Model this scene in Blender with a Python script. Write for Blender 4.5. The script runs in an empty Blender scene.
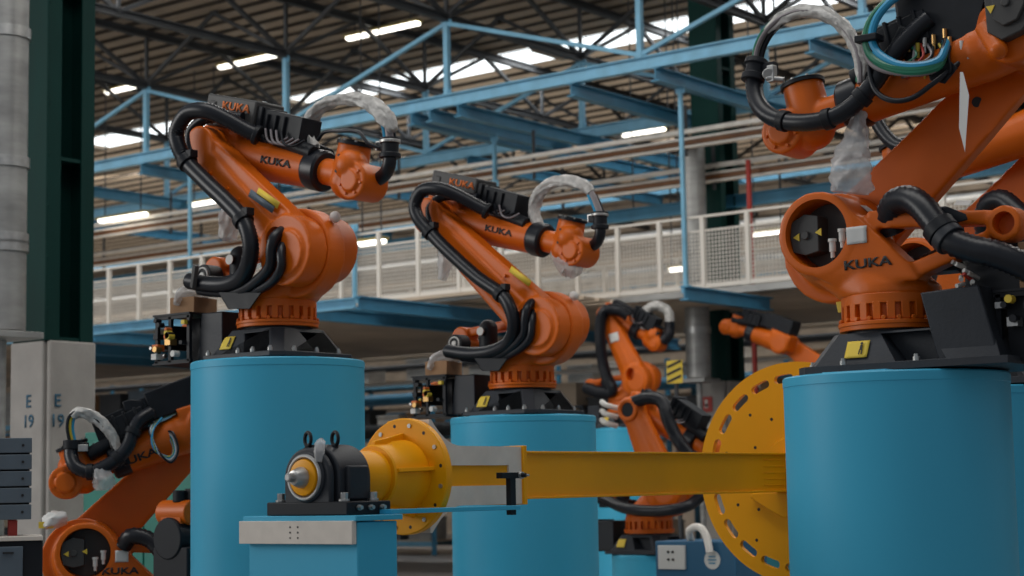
import bpy, bmesh, math, random
from mathutils import Vector, Matrix
from mathutils.bvhtree import BVHTree
random.seed(7)
S = bpy.context.scene
COL = S.collection
V = Vector
# ---------------------------------------------------------------- camera, world, light
F, CX, CY = 1805.0, 512.0, 288.0
ROLL = math.radians(1.067)
PITCH = math.radians(6.30)
YAW = math.radians(37.80)
EYE = V((0, 0, 1.5))
_f = V((-math.sin(YAW)*math.cos(PITCH), math.cos(YAW)*math.cos(PITCH), math.sin(PITCH)))
_r = V((math.cos(YAW), math.sin(YAW), 0))
_u = _r.cross(_f)
_r2 = _r*math.cos(ROLL) - _u*math.sin(ROLL)
_u2 = _r*math.sin(ROLL) + _u*math.cos(ROLL)
cam_d = bpy.data.cameras.new('camera')
cam = bpy.data.objects.new('camera', cam_d)
COL.objects.link(cam)
cam.matrix_world = Matrix(((_r2.x, _u2.x, -_f.x, EYE.x), (_r2.y, _u2.y, -_f.y, EYE.y),
                           (_r2.z, _u2.z, -_f.z, EYE.z), (0, 0, 0, 1)))
cam_d.sensor_width = 36.0
cam_d.lens = 36.0*F/1024.0
cam_d.clip_end = 400
cam_d.dof.use_dof = True
cam_d.dof.focus_distance = 9.8
cam_d.dof.aperture_fstop = 2.6
S.camera = cam
S.view_settings.view_transform = 'Standard'
S.view_settings.look = 'None'
S.view_settings.gamma = 1.0
S.view_settings.use_curve_mapping = False
S.view_settings.exposure = -0.10

world = bpy.data.worlds.new('world')
S.world = world
world.use_nodes = True
wb = world.node_tree.nodes['Background']
wb.inputs['Color'].default_value = (0.86, 0.92, 1.0, 1)
wb.inputs['Strength'].default_value = 0.36

def area(name, loc, target, sx, sy, power, col):
    d = bpy.data.lights.new(name, 'AREA')
    d.shape = 'RECTANGLE'; d.size = sx; d.size_y = sy; d.energy = power; d.color = col
    o = bpy.data.objects.new(name, d); COL.objects.link(o)
    o.location = loc
    o.rotation_euler = (V(target)-V(loc)).to_track_quat('-Z', 'Y').to_euler()
    return o
# added key light at left, daylight at the glazed skylight, added overhead fill strips
area('left_key_light', (-21, -3, 7.0), (-6.5, 9.5, 2.2), 9, 6, 1150, (1.0, 0.98, 0.94))  # added unseen key light off to the left; no gable is modelled
area('overhead_area_strip', (-20, 15.5, 10.4), (-20, 15.5, 0), 46, 1.1, 1500, (1.0, 0.97, 0.92))  # added strip under the closed roof; no skylight here
area('overhead_area_strip', (-6.5, 6.5, 10.4), (-6.5, 7.5, 0), 9, 2.5, 330, (1.0, 0.97, 0.92))  # added unseen strip above the near robots, no glazing modelled
area('overhead_area_strip', (-34, 29.75, 10.42), (-34, 29.75, 0), 60, 1.0, 1500, (0.97, 0.99, 1.0))
area('overhead_area_strip', (-32, 36.5, 10.42), (-36, 45.5, 4.5), 60, 0.7, 900, (1.0, 0.96, 0.90))  # added strip, tilted to brighten the back wall
area('overhead_area_strip', (-24, 18.6, 10.42), (-24, 21.5, 0), 50, 0.8, 1050, (1.0, 0.98, 0.94))  # added strip that lights the fronts of beams, rails and fence

def ray(px, py):
    return _f + _r2*((px-CX)/F) - _u2*((py-CY)/F)
def P(px, py, depth): return EYE + ray(px, py)*depth
def onY(px, py, y):
    d = ray(px, py); return EYE + d*(y/d.y)
def onX(px, py, x):
    d = ray(px, py); return EYE + d*(x/d.x)
def onZ(px, py, z):
    d = ray(px, py); return EYE + d*((z-EYE.z)/d.z)
# ---------------------------------------------------------------- materials
def mat(name, col, rough=0.5, metal=0.0, noise=0.0, nscale=6.0, coat=0.0, bump=0.0, bscale=60.0, emit=None, estr=0.0,
        alpha=1.0, trans=0.0, spec=0.5, stretch=None):
    m = bpy.data.materials.new(name); m.use_nodes = True
    nt = m.node_tree; b = nt.nodes['Principled BSDF']
    b.inputs['Base Color'].default_value = (*col, 1)
    b.inputs['Roughness'].default_value = rough
    b.inputs['Metallic'].default_value = metal
    b.inputs['Coat Weight'].default_value = coat
    b.inputs['Coat Roughness'].default_value = 0.15
    b.inputs['Specular IOR Level'].default_value = spec
    b.inputs['Alpha'].default_value = alpha
    b.inputs['Transmission Weight'].default_value = trans
    if emit:
        b.inputs['Emission Color'].default_value = (*emit, 1)
        b.inputs['Emission Strength'].default_value = estr
    tc = nt.nodes.new('ShaderNodeTexCoord')
    mp = nt.nodes.new('ShaderNodeMapping')
    nt.links.new(tc.outputs['Object'], mp.inputs['Vector'])
    if stretch: mp.inputs['Scale'].default_value = stretch
    if noise > 0:
        n = nt.nodes.new('ShaderNodeTexNoise')
        n.inputs['Scale'].default_value = nscale; n.inputs['Detail'].default_value = 6
        nt.links.new(mp.outputs[0], n.inputs['Vector'])
        r = nt.nodes.new('ShaderNodeValToRGB')
        r.color_ramp.elements[0].position = 0.3; r.color_ramp.elements[1].position = 0.7
        lo = [c*(1-noise) for c in col]; hi = [min(1, c*(1+noise)) for c in col]
        r.color_ramp.elements[0].color = (*lo, 1); r.color_ramp.elements[1].color = (*hi, 1)
        nt.links.new(n.outputs['Fac'], r.inputs['Fac'])
        nt.links.new(r.outputs['Color'], b.inputs['Base Color'])
        mr = nt.nodes.new('ShaderNodeMapRange')
        mr.inputs['To Min'].default_value = max(0.02, rough-0.08); mr.inputs['To Max'].default_value = min(1, rough+0.08)
        nt.links.new(n.outputs['Fac'], mr.inputs['Value'])
        nt.links.new(mr.outputs[0], b.inputs['Roughness'])
    if bump > 0:
        n2 = nt.nodes.new('ShaderNodeTexNoise'); n2.inputs['Scale'].default_value = bscale; n2.inputs['Detail'].default_value = 4
        nt.links.new(mp.outputs[0], n2.inputs['Vector'])
        bp = nt.nodes.new('ShaderNodeBump'); bp.inputs['Strength'].default_value = bump; bp.inputs['Distance'].default_value = 0.01
        nt.links.new(n2.outputs['Fac'], bp.inputs['Height'])
        nt.links.new(bp.outputs[0], b.inputs['Normal'])
    return m
M = {}
M['orange'] = mat('orange_paint', (0.60, 0.115, 0.003), 0.42, noise=0.08, nscale=3, coat=0.0, spec=0.32, bump=0.05, bscale=90)
M['orange_far'] = mat('orange_paint_dull', (0.5, 0.10, 0.01), 0.5, noise=0.12)
M['blue'] = mat('pedestal_blue_paint', (0.052, 0.40, 0.61), 0.42, noise=0.04, nscale=1.2, coat=0.0, spec=0.3, stretch=(1, 1, .25))
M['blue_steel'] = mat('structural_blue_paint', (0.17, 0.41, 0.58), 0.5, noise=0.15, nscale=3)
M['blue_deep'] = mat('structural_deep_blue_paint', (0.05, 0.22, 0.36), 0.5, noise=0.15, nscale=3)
M['yellow'] = mat('yellow_paint', (0.86, 0.36, 0.002), 0.42, noise=0.04, nscale=2, coat=0.0, spec=0.25)
M['machined'] = mat('machined_steel', (0.66, 0.60, 0.53), 0.6, 0.0, noise=0.06, nscale=12)
M['steel'] = mat('bright_steel', (0.42, 0.42, 0.41), 0.38, 0.8, noise=0.1, nscale=20)
M['black'] = mat('black_plastic', (0.009, 0.011, 0.015), 0.5, spec=0.25, noise=0.2, nscale=12)
M['rubber'] = mat('black_corrugated_hose', (0.008, 0.010, 0.015), 0.36, spec=0.35)
M['cast'] = mat('grey_black_casting', (0.020, 0.024, 0.031), 0.5, spec=0.35, noise=0.15, nscale=6, bump=0.1)
M['greycover'] = mat('dark_grey_cover', (0.046, 0.045, 0.044), 0.55, noise=0.1)
M['wrap'] = mat('milky_plastic_wrap', (0.46, 0.45, 0.43), 0.35, noise=0.3, nscale=18, bump=1.0, bscale=28)
M['film'] = mat('thin_clear_plastic_film', (0.62, 0.62, 0.62), 0.22, noise=0.2, nscale=10, bump=1.0, bscale=22, alpha=0.5)
M['paper'] = mat('white_paper', (0.62, 0.62, 0.60), 0.7)
M['ylabel'] = mat('yellow_label', (0.72, 0.52, 0.05), 0.6)
M['ink'] = mat('black_print', (0.01, 0.01, 0.012), 0.6)
M['bluetext'] = mat('blue_stencil_paint', (0.02, 0.10, 0.17), 0.6)
M['otext'] = mat('orange_print', (0.60, 0.14, 0.02), 0.6)
M['green_cable'] = mat('green_hose', (0.01, 0.16, 0.09), 0.35)
M['blue_cable'] = mat('blue_hose', (0.02, 0.28, 0.50), 0.35)
M['yellow_cable'] = mat('yellow_cable', (0.5, 0.38, 0.03), 0.4)
M['grey_cable'] = mat('grey_cable', (0.20, 0.18, 0.19), 0.4)
M['brass'] = mat('brass_fitting', (0.45, 0.27, 0.10), 0.35, 0.8)
M['red'] = mat('red_paint', (0.40, 0.03, 0.02), 0.5)
M['white'] = mat('white_plastic', (0.62, 0.61, 0.58), 0.5)
M['cardboard'] = mat('brown_cardboard', (0.33, 0.19, 0.10), 0.85, noise=0.12)
M['darkgreen'] = mat('dark_green_column_paint', (0.003, 0.034, 0.029), 0.6, spec=0.15, noise=0.3, nscale=1.5, stretch=(1, 1, .3))
M['galv'] = mat('galvanised_sheet', (0.33, 0.33, 0.32), 0.45, 0.45, noise=0.25, nscale=2.2, stretch=(1, 1, 3))
M['concrete'] = mat('painted_concrete', (0.34, 0.32, 0.30), 0.85, noise=0.12, nscale=3, bump=0.2, bscale=20)
M['roof'] = mat('roof_sheet', (0.33, 0.265, 0.20), 0.7, noise=0.18, nscale=0.8)
M['wall_board'] = mat('pale_wall_board', (0.40, 0.33, 0.26), 0.7, noise=0.25, nscale=1.5)  # plain board colour of the back wall
M['navy'] = mat('navy_box_paint', (0.015, 0.10, 0.20), 0.5)
M['roof_glow'] = mat('roof_sheet_added_glow', (0.50, 0.38, 0.26), 0.7, noise=0.25, nscale=1.5, emit=(1.0, 0.78, 0.56), estr=0.16)  # emission added to brighten the far roof sheets
M['rib_shade'] = mat('brown_rib_shade', (0.085, 0.068, 0.052), 0.7, noise=0.2)  # shade of the roof ribs painted as dark brown; no separate purlins
M['truss'] = mat('dark_roof_steel', (0.035, 0.038, 0.042), 0.6, noise=0.3, nscale=2)
M['brown'] = mat('copper_brown_rail', (0.16, 0.060, 0.014), 0.5, noise=0.3, nscale=2)
M['cream'] = mat('cream_white_rail', (0.78, 0.74, 0.68), 0.5, noise=0.1)
M['beige'] = mat('beige_sheet', (0.50, 0.40, 0.30), 0.7, noise=0.25, nscale=0.7, stretch=(1, 1, 4))
M['fence'] = mat('pale_fence_steel', (0.70, 0.66, 0.60), 0.5)
M['teal'] = mat('green_machine_enclosure', (0.01, 0.17, 0.13), 0.5, noise=0.1)
M['floor'] = mat('grey_floor', (0.26, 0.245, 0.235), 0.45, noise=0.2, nscale=0.8)
M['lamp'] = mat('lamp_tube', (0.9, 0.9, 0.85), 0.5, emit=(1.0, 0.95, 0.85), estr=4.0)
M['sky'] = mat('skylight_glazing', (0.8, 0.85, 0.85), 0.5, emit=(0.92, 0.98, 1.0), estr=2.5)
M['lampyellow'] = mat('yellowed_reflector', (0.40, 0.32, 0.10), 0.6)
M['greyblue'] = mat('blue_grey_block', (0.09, 0.12, 0.15), 0.5, noise=0.1)
# ---------------------------------------------------------------- mesh helpers
def frame(o, ex, ez):
    ex = V(ex).normalized(); ez = V(ez); ez = (ez-ex*ez.dot(ex)).normalized(); ey = ez.cross(ex)
    return Matrix(((ex.x, ey.x, ez.x, o[0]), (ex.y, ey.y, ez.y, o[1]), (ex.z, ey.z, ez.z, o[2]), (0, 0, 0, 1)))
def spline(pts, sub=8):
    pts = [V(p) for p in pts]; out = []
    n = len(pts)
    for i in range(n-1):
        p0 = pts[max(0, i-1)]; p1 = pts[i]; p2 = pts[i+1]; p3 = pts[min(n-1, i+2)]
        for k in range(sub):
            t = k/sub
            out.append(0.5*((2*p1)+(p2-p0)*t+(2*p0-5*p1+4*p2-p3)*t*t+(3*p1-p0-3*p2+p3)*t**3))
    out.append(pts[-1]); return out
class MB:
    def __init__(s): s.v = []; s.f = []
    def add(s, vs, fs, M4=None):
        b = len(s.v)
        for p in vs: s.v.append(tuple(M4 @ V(p)) if M4 is not None else tuple(p))
        for f in fs: s.f.append([b+i for i in f])
        return s
    def box(s, c, d, M4=None, taper=1.0):
        x, y, z = d[0]/2, d[1]/2, d[2]/2
        vs = []
        for k in (-1, 1):
            t = taper if k > 0 else 1
            for (i, j) in ((-1, -1), (1, -1), (1, 1), (-1, 1)): vs.append((c[0]+i*x*t, c[1]+j*y*t, c[2]+k*z))
        return s.add(vs, [(3, 2, 1, 0), (4, 5, 6, 7), (0, 1, 5, 4), (1, 2, 6, 5), (2, 3, 7, 6), (3, 0, 4, 7)], M4)
    def bar(s, p0, p1, w, h, up=(0, 0, 1)):
        p0, p1 = V(p0), V(p1); L = (p1-p0).length
        if abs((p1-p0).normalized().dot(V(up))) > .98: up = (1, 0, 0)
        return s.box((L/2, 0, 0), (L, w, h), frame(p0, p1-p0, up))
    def ibeam(s, p0, p1, h, w, t=0.02):
        p0, p1 = V(p0), V(p1); L = (p1-p0).length
        up = (0, 0, 1) if abs((p1-p0).normalized().z) < .9 else (1, 0, 0)
        Fm = frame(p0, p1-p0, up)
        s.box((L/2, 0, h/2-t/2), (L, w, t), Fm); s.box((L/2, 0, -h/2+t/2), (L, w, t), Fm)
        return s.box((L/2, 0, 0), (L, t*.8, h-2*t), Fm)
    def cyl(s, p0, p1, r0, r1=None, n=28, M4=None, sc=None):
        if r1 is None: r1 = r0
        p0, p1 = V(p0), V(p1); ax = (p1-p0)
        up = (0, 0, 1) if abs(ax.normalized().z) < .95 else (1, 0, 0)
        Fm = frame((0, 0, 0), ax, up)
        ey = V(Fm.col[1][:3]); ez = V(Fm.col[2][:3])
        vs = []
        sy, sz = sc if sc else (1, 1)
        for (p, r) in ((p0, r0), (p1, r1)):
            for i in range(n):
                a = 2*math.pi*i/n; vs.append(p+ey*(r*sy*math.cos(a))+ez*(r*sz*math.sin(a)))
        fs = [(i, (i+1) % n, n+(i+1) % n, n+i) for i in range(n)]
        fs += [tuple(reversed(range(n))), tuple(range(n, 2*n))]
        return s.add(vs, fs, M4)
    def lathe(s, o, ax, prof, n=40):
        o = V(o); ax = V(ax).normalized(); up = (0, 0, 1) if abs(ax.z) < .95 else (1, 0, 0)
        Fm = frame((0, 0, 0), ax, up); ey = V(Fm.col[1][:3]); ez = V(Fm.col[2][:3]); vs = []
        for (t, r) in prof:
            for i in range(n):
                a = 2*math.pi*i/n; vs.append(o+ax*t+ey*(r*math.cos(a))+ez*(r*math.sin(a)))
        m = len(prof); fs = []
        for k in range(m-1):
            for i in range(n): fs.append((k*n+i, k*n+(i+1) % n, (k+1)*n+(i+1) % n, (k+1)*n+i))
        fs += [tuple(reversed(range(n))), tuple(range((m-1)*n, m*n))]
        return s.add(vs, fs)
    def tube(s, pts, r, n=10, sub=8, rib=0.0, ribstep=0.02, raw=False):
        c = pts if raw else spline(pts, sub)
        c = [V(p) for p in c]
        if rib > 0:
            out = [c[0]]; acc = 0
            tot = sum((c[i+1]-c[i]).length for i in range(len(c)-1)); N = max(4, int(tot/(ribstep/2)))
            ds = [0]
            for i in range(len(c)-1): ds.append(ds[-1]+(c[i+1]-c[i]).length)
            q = []; j = 0
            for k in range(N+1):
                d = tot*k/N
                while j < len(ds)-2 and ds[j+1] < d: j += 1
                t = (d-ds[j])/max(1e-9, ds[j+1]-ds[j]); q.append(c[j].lerp(c[j+1], min(1, t)))
            c = q
        m = len(c); vs = []
        t0 = (c[1]-c[0]).normalized(); up = V((0, 0, 1)) if abs(t0.z) < .9 else V((1, 0, 0))
        nrm = (up-t0*up.dot(t0)).normalized()
        for i in range(m):
            t = (c[min(m-1, i+1)]-c[max(0, i-1)]).normalized()
            nrm = (nrm-t*nrm.dot(t)).normalized(); bn = t.cross(nrm)
            rr = r[min(len(r)-1, int(i*len(r)/m))] if isinstance(r, (list, tuple)) else (r(i/(m-1)) if callable(r) else r)
            if rib > 0 and i % 2: rr = rr*(1-rib)
            for k in range(n):
                a = 2*math.pi*k/n; vs.append(c[i]+nrm*(rr*math.cos(a))+bn*(rr*math.sin(a)))
        fs = []
        for i in range(m-1):
            for k in range(n): fs.append((i*n+k, i*n+(k+1) % n, (i+1)*n+(k+1) % n, (i+1)*n+k))
        fs += [tuple(reversed(range(n))), tuple(range((m-1)*n, m*n))]
        return s.add(vs, fs)
    def prism(s, poly, M4, t0, t1):
        n = len(poly)
        vs = [(p[0], p[1], t0) for p in poly]+[(p[0], p[1], t1) for p in poly]
        fs = [(i, (i+1) % n, n+(i+1) % n, n+i) for i in range(n)]+[tuple(reversed(range(n))), tuple(range(n, 2*n))]
        return s.add(vs, fs, M4)
    def hull(s, pts):
        bm = bmesh.new()
        for p in pts: bm.verts.new(p)
        r = bmesh.ops.convex_hull(bm, input=bm.verts)
        bmesh.ops.delete(bm, geom=list({e for e in r['geom_interior'] if isinstance(e, bmesh.types.BMVert)}), context='VERTS')
        bm.verts.ensure_lookup_table(); bm.verts.index_update()
        vs = [v.co.copy() for v in bm.verts]; fs = [[v.index for v in f.verts] for f in bm.faces]
        bm.free(); return s.add(vs, fs)
    def sphere(s, c, r, sc=(1, 1, 1), n=20, m=12):
        vs = []; fs = []
        for j in range(1, m):
            b = math.pi*j/m
            for i in range(n):
                a = 2*math.pi*i/n; vs.append((c[0]+r*sc[0]*math.sin(b)*math.cos(a), c[1]+r*sc[1]*math.sin(b)*math.sin(a), c[2]+r*sc[2]*math.cos(b)))
        for j in range(m-2):
            for i in range(n): fs.append((j*n+i, (j+1)*n+i, (j+1)*n+(i+1) % n, j*n+(i+1) % n))
        vs.append((c[0], c[1], c[2]+r*sc[2])); vs.append((c[0], c[1], c[2]-r*sc[2])); t = len(vs)
        for i in range(n):
            fs.append((t-2, i, (i+1) % n)); fs.append((t-1, (m-2)*n+(i+1) % n, (m-2)*n+i))
        return s.add(vs, fs)
    def torus(s, c, ax, R, r, n=32, m=10, a0=0, a1=360):
        ax = V(ax).normalized(); up = (0, 0, 1) if abs(ax.z) < .95 else (1, 0, 0)
        Fm = frame((0, 0, 0), ax, up); ey = V(Fm.col[1][:3]); ez = V(Fm.col[2][:3])
        pts = [V(c)+ey*R*math.cos(math.radians(a0+(a1-a0)*i/n))+ez*R*math.sin(math.radians(a0+(a1-a0)*i/n)) for i in range(n+1)]
        return s.tube(pts, r, n=m, raw=True)
    def mesh(s, name):
        me = bpy.data.meshes.new(name); me.from_pydata(s.v, [], s.f); me.validate(); me.update()
        bm = bmesh.new(); bm.from_mesh(me); bmesh.ops.recalc_face_normals(bm, faces=bm.faces); bm.to_mesh(me); bm.free()
        return me
    def build(s, name, m, parent=None, bevel=0.0, ang=35, seg=2):
        me = s.mesh(name); return link(name, me, m, parent, bevel, ang, seg)
def link(name, me, m, parent=None, bevel=0.0, ang=35, seg=2):
    me.materials.clear(); me.materials.append(m)
    for p in me.polygons: p.use_smooth = True
    me.set_sharp_from_angle(angle=math.radians(ang))
    o = bpy.data.objects.new(name, me); COL.objects.link(o)
    if parent: o.parent = parent
    if bevel > 0:
        b = o.modifiers.new('bevel', 'BEVEL'); b.width = bevel; b.segments = seg; b.limit_method = 'ANGLE'; b.angle_limit = math.radians(40)
    return o
def circ(o, ex, ey, r, n=24, sx=1, sy=1):
    o, ex, ey = V(o), V(ex), V(ey)
    return [o+ex*(r*sx*math.cos(2*math.pi*i/n))+ey*(r*sy*math.sin(2*math.pi*i/n)) for i in range(n)]
def evalmesh(o, name):
    bpy.context.view_layer.update()
    dg = bpy.context.evaluated_depsgraph_get()
    return bpy.data.meshes.new_from_object(o.evaluated_get(dg), depsgraph=dg)
def cast(name, add, m, parent=None, cuts=(), voxel=0.012, smooth=4, ang=50, remesh=True):
    o = bpy.data.objects.new('tmp', add.mesh('tmp')); COL.objects.link(o)
    if remesh:
        r = o.modifiers.new('r', 'REMESH'); r.mode = 'VOXEL'; r.voxel_size = voxel
        if smooth:
            sm = o.modifiers.new('s', 'SMOOTH'); sm.iterations = smooth; sm.factor = 0.5
    tmp = []
    for c in cuts:
        co = bpy.data.objects.new('cut', c.mesh('cut')); COL.objects.link(co); tmp.append(co)
        b = o.modifiers.new('b', 'BOOLEAN'); b.operation = 'DIFFERENCE'; b.object = co; b.solver = 'EXACT'; b.use_self = not remesh
    me = evalmesh(o, name); me.name = name
    for t in tmp+[o]: bpy.data.objects.remove(t, do_unlink=True)
    return link(name, me, m, parent, 0, ang)
def tag(o, label=None, cat=None, group=None, kind=None):
    if label: o['label'] = label
    if cat: o['category'] = cat
    if group: o['group'] = group
    if kind: o['kind'] = kind
    return o
def empty(name, loc, rz=0.0):
    o = bpy.data.objects.new(name, None); COL.objects.link(o); o.location = loc; o.rotation_euler = (0, 0, rz); o.empty_display_size = .2
    return o
def textmesh(s, h, bold=0.0, wide=1.0, sub=0):
    c = bpy.data.curves.new('t', 'FONT'); c.body = s; c.size = 1; c.align_x = 'CENTER'; c.align_y = 'CENTER'; c.offset = bold; c.resolution_u = 3
    o = bpy.data.objects.new('t', c); COL.objects.link(o)
    me = evalmesh(o, 't'); bpy.data.objects.remove(o, do_unlink=True)
    if sub:
        bm = bmesh.new(); bm.from_mesh(me); bmesh.ops.subdivide_edges(bm, edges=bm.edges, cuts=sub, use_grid_fill=True); bm.to_mesh(me); bm.free()
    k = h/0.70
    for v in me.vertices: v.co = V((v.co.x*k*wide, v.co.y*k, 0))
    return me
def rectmesh(w, h, n=6):
    vs = []; fs = []
    for j in range(n+1):
        for i in range(n+1): vs.append((-w/2+w*i/n, -h/2+h*j/n, 0))
    for j in range(n):
        for i in range(n):
            a = j*(n+1)+i; fs.append((a, a+1, a+n+2, a+n+1))
    me = bpy.data.meshes.new('r'); me.from_pydata(vs, [], fs); return me
def decal(name, me, M4, m, parent, onto=None, lift=0.0035, label=None):
    """lay a flat mesh (text or sheet) on to the surface of another part, along the frame's own z axis"""
    nz = V(M4.col[2][:3])
    bv = BVHTree.FromPolygons([v.co for v in onto.data.vertices], [list(p.vertices) for p in onto.data.polygons]) if onto else None
    for v in me.vertices:
        p = M4 @ v.co
        if bv:
            h = bv.ray_cast(p+nz*0.6, -nz)
            if h[0] is not None: p = h[0]+nz*lift
        v.co = p
    me.name = name
    o = link(name, me, m, parent)
    sd = o.modifiers.new('t', 'SOLIDIFY'); sd.thickness = 0.002; sd.offset = 1
    if label: o['label'] = label
    return o
def clamp_ring(name, c, ax, r, m, parent, w=0.05, block=None):
    ax = V(ax).normalized(); mb = MB().lathe(V(c)-ax*w/2, ax, [(0, r*1.1), (0, r*1.22), (w, r*1.22), (w, r*1.1)], 20)
    if block: mb.box(V(c)+V(block)*r*1.2, (w, w*1.3, w))
    return mb.build(name, m, parent, 0.004)
# ---------------------------------------------------------------- robots
JX, JZ = 0.32, 0.66
def pl(x, z, y): return V((x, y, z))
class Robot: pass
def robot(label, group, base, yaw, E, W, far=0, name='industrial_robot', side=1, cover=1.0):
    R = Robot(); root = empty(name, base, yaw); R.root = root
    tag(root, label, 'robot', group)
    mo = M['orange_far'] if far == 2 else M['orange']
    vx = 0.011 if not far else 0.022
    Mi = Matrix.Rotation(-yaw, 4, 'Z')
    def L(px, py, y):                    # pixel seen on the plane at lateral offset y -> local point
        ey = Matrix.Rotation(yaw, 3, 'Z') @ V((0, 1, 0)); d = ray(px, py)
        t = ((V(base)-EYE).dot(ey)+y)/d.dot(ey); q = Mi @ (EYE+d*t-V(base)); return V((q.x, y, q.z))
    R.L = L
    # ---- base casting
    b = MB()
    h = 0.37
    oc = [(-h, -h+.07), (-h+.07, -h), (h-.07, -h), (h, -h+.07), (h, h-.07), (h-.07, h), (-h+.07, h), (-h, h-.07)]
    I4 = Matrix.Identity(4)
    b.prism(oc, I4, 0, 0.035)
    h1, h2 = 0.34, 0.235
    def octs(hh, c, z): return [V((x, y, z)) for x, y in ((-hh, -hh+c), (-hh+c, -hh), (hh-c, -hh), (hh, -hh+c), (hh, hh-c), (hh-c, hh), (-hh+c, hh), (-hh, hh-c))]
    b.hull(octs(h1, .05, .0)+octs(h2, .06, .195))
    b.cyl((0, 0, .1), (0, 0, .215), .225)
    xr = 0.0
    if side < 0:
        b.hull([V((x, y, z)) for x, y, z in ((-.70, -.34, 0), (-.70, .34, 0), (0, -.34, 0), (0, .34, 0), (-.62, -.25, .195), (-.62, .25, .195), (0, -.235, .195), (0, .235, .195))])
        b.prism([(-.74, -h), (0, -h), (0, h), (-.74, h)], I4, 0, 0.035)
    cuts = []
    for k in range(4):
        Rk = Matrix.Rotation(k*math.pi/2, 4, 'Z')
        c = MB(); c.prism(([(.02, .045), (.235, .045), (.165, .168), (-.05, .168)] if not (k == 2 and side < 0) else [(.16, .04), (.42, .04), (.31, .185), (.05, .185)]), Rk @ frame((0, 0, 0), (1, 0, 0), (0, -1, 0)), .17, .5); cuts.append(c)
    bo = cast('base', b, M['cast'], root, cuts if far < 2 else (), remesh=False, ang=30)
    if not far:
        bv = bo.modifiers.new('b', 'BEVEL'); bv.width = .006; bv.segments = 2; bv.limit_method = 'ANGLE'; bv.angle_limit = math.radians(30)
        for sx, sy in ((-.28, -.345), (.0, -.35), (.13, -.35), (.28, -.345), (.345, -.2), (.345, .0), (.345, .2), (-.345, -.1), (-.28, .345), (.1, .35)):
            MB().cyl((sx, sy, .03), (sx, sy, .055), .017, n=12).cyl((sx, sy, .055), (sx, sy, .068), .011, n=6).build('bolt', M['steel'], bo)
    # yellow label on the sloping face seen from the aisle
    sy_ = side
    for (xx, yy) in ((-.165*side if side > 0 else .055, -side),):
        n = V((0, -side*math.cos(math.radians(28)), math.sin(math.radians(28))))
        Fm = frame((xx, -side*.285, .11), (side, 0, 0), n)
        lab = decal('warning_label', rectmesh(.10 if side > 0 else .12, .095), Fm, M['ylabel'], bo, bo, .006, 'yellow warning label')
        if not far:
            t = MB(); t.cyl((0, .028, .0), (0, .028, .003), .007, n=10, M4=Fm).box((0, .005, .0015), (.012, .028, .003), Fm).box((-.006, -.02, .0015), (.005, .026, .003), Fm).box((.007, -.02, .0015), (.005, .026, .003), Fm)
            me = t.mesh('pictogram')
            for v in me.vertices: v.co = v.co + V(Fm.col[2][:3])*0.010+V(Fm.col[0][:3])*.024
            link('pictogram', me, M['ink'], bo)
    # ---- turntable with notched rim
    t = MB().cyl((0, 0, .21), (0, 0, .235), .262, n=48).cyl((0, 0, .23), (0, 0, .38), .222, n=48)
    t.lathe((0, 0, 0), (0, 0, 1), [(.335, .21), (.335, .25), (.385, .25), (.385, .21)], 48)
    t.lathe((0, 0, 0), (0, 0, 1), [(.232, .21), (.232, .268), (.252, .268), (.252, .21)], 48)
    NT = 22
    for i in range(NT):
        a = 2*math.pi*i/NT; Rk = Matrix.Rotation(a, 4, 'Z')
        t.box((.235, 0, .30), (.03, .040, .09), Rk)
        if not far: t.cyl(Rk @ V((.236, .0335, .262)), Rk @ V((.262, .0372, .262)), .012, n=8)
    t.build('turntable', mo, root, 0.0 if far else 0.003)
    # ---- shoulder casting
    J = V((JX+.05, 0, JZ)); X = V((1, 0, 0)); Y = V((0, 1, 0)); Z = V((0, 0, 1))
    a = MB()
    a.cyl((JX, -.15, JZ), (JX, .0, JZ), .285, n=48)
    DX, DZ = JX-.035, JZ+.05
    a.hull(circ((DX, .235, DZ), X, Z, .212, 36)+circ((JX-.04, -.05, JZ), X, Z, .25, 32))
    a.hull(circ((DX, .232, DZ), X, Z, .205, 36)+circ((DX, .08, DZ), X, Z, .205, 36)+[V((xx, yy, zz)) for (xx, zz) in ((.20, .44), (-.25, .43), (-.20, .52)) for yy in (.08, .215)])
    a.hull(circ((0, 0, .375), X, Y, .25, 32)+circ((0, 0, .43), X, Y, .245, 32)+circ((JX-.06, .15, JZ-.04), X, Z, .16, 24)+circ((JX-.06, -.10, JZ-.04), X, Z, .17, 24))
    a.hull(circ((0, 0, .40), X, Y, .25, 24)+circ((0, .02, .50), X, Y, .17, 24))
    # rear struts
    for (xa_, za), (xb_, zb_) in (((.02, .755), (-.62, .70)), ((-.10, .45), (-.60, .61))):
        p0 = V((xa_, .14, za)); p1 = V((xb_, .14, zb_))
        a.hull([p0+V((0, s1*.06, s2*.045)) for s1 in (-1, 1) for s2 in (-1, 1)]+[p1+V((0, s1*.05, s2*.035)) for s1 in (-1, 1) for s2 in (-1, 1)])
    a.hull([V((xx, yy, zz)) for xx, zz in ((-.02, .44), (-.02, .78), (.1, .44), (.1, .78)) for yy in (0, .19)])
    a.cyl((-.68, .06, .665), (-.68, .20, .665), .085, n=28)
    c1 = MB().cyl((DX, .07, DZ), (DX, .5, DZ), .172, n=44)
    c2 = MB().cyl((-.68, .12, .665), (-.68, .4, .665), .055, n=24)
    c3 = MB().prism([(-.36, .585), (-.10, .51), (-.06, .66), (-.10, .69)], frame((0, 0, 0), (1, 0, 0), (0, -1, 0)), -.4, .0)
    sh = cast('shoulder', a, mo, root, [c1, c2] if far < 2 else (), vx, 5)
    R.shoulder = sh
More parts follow.
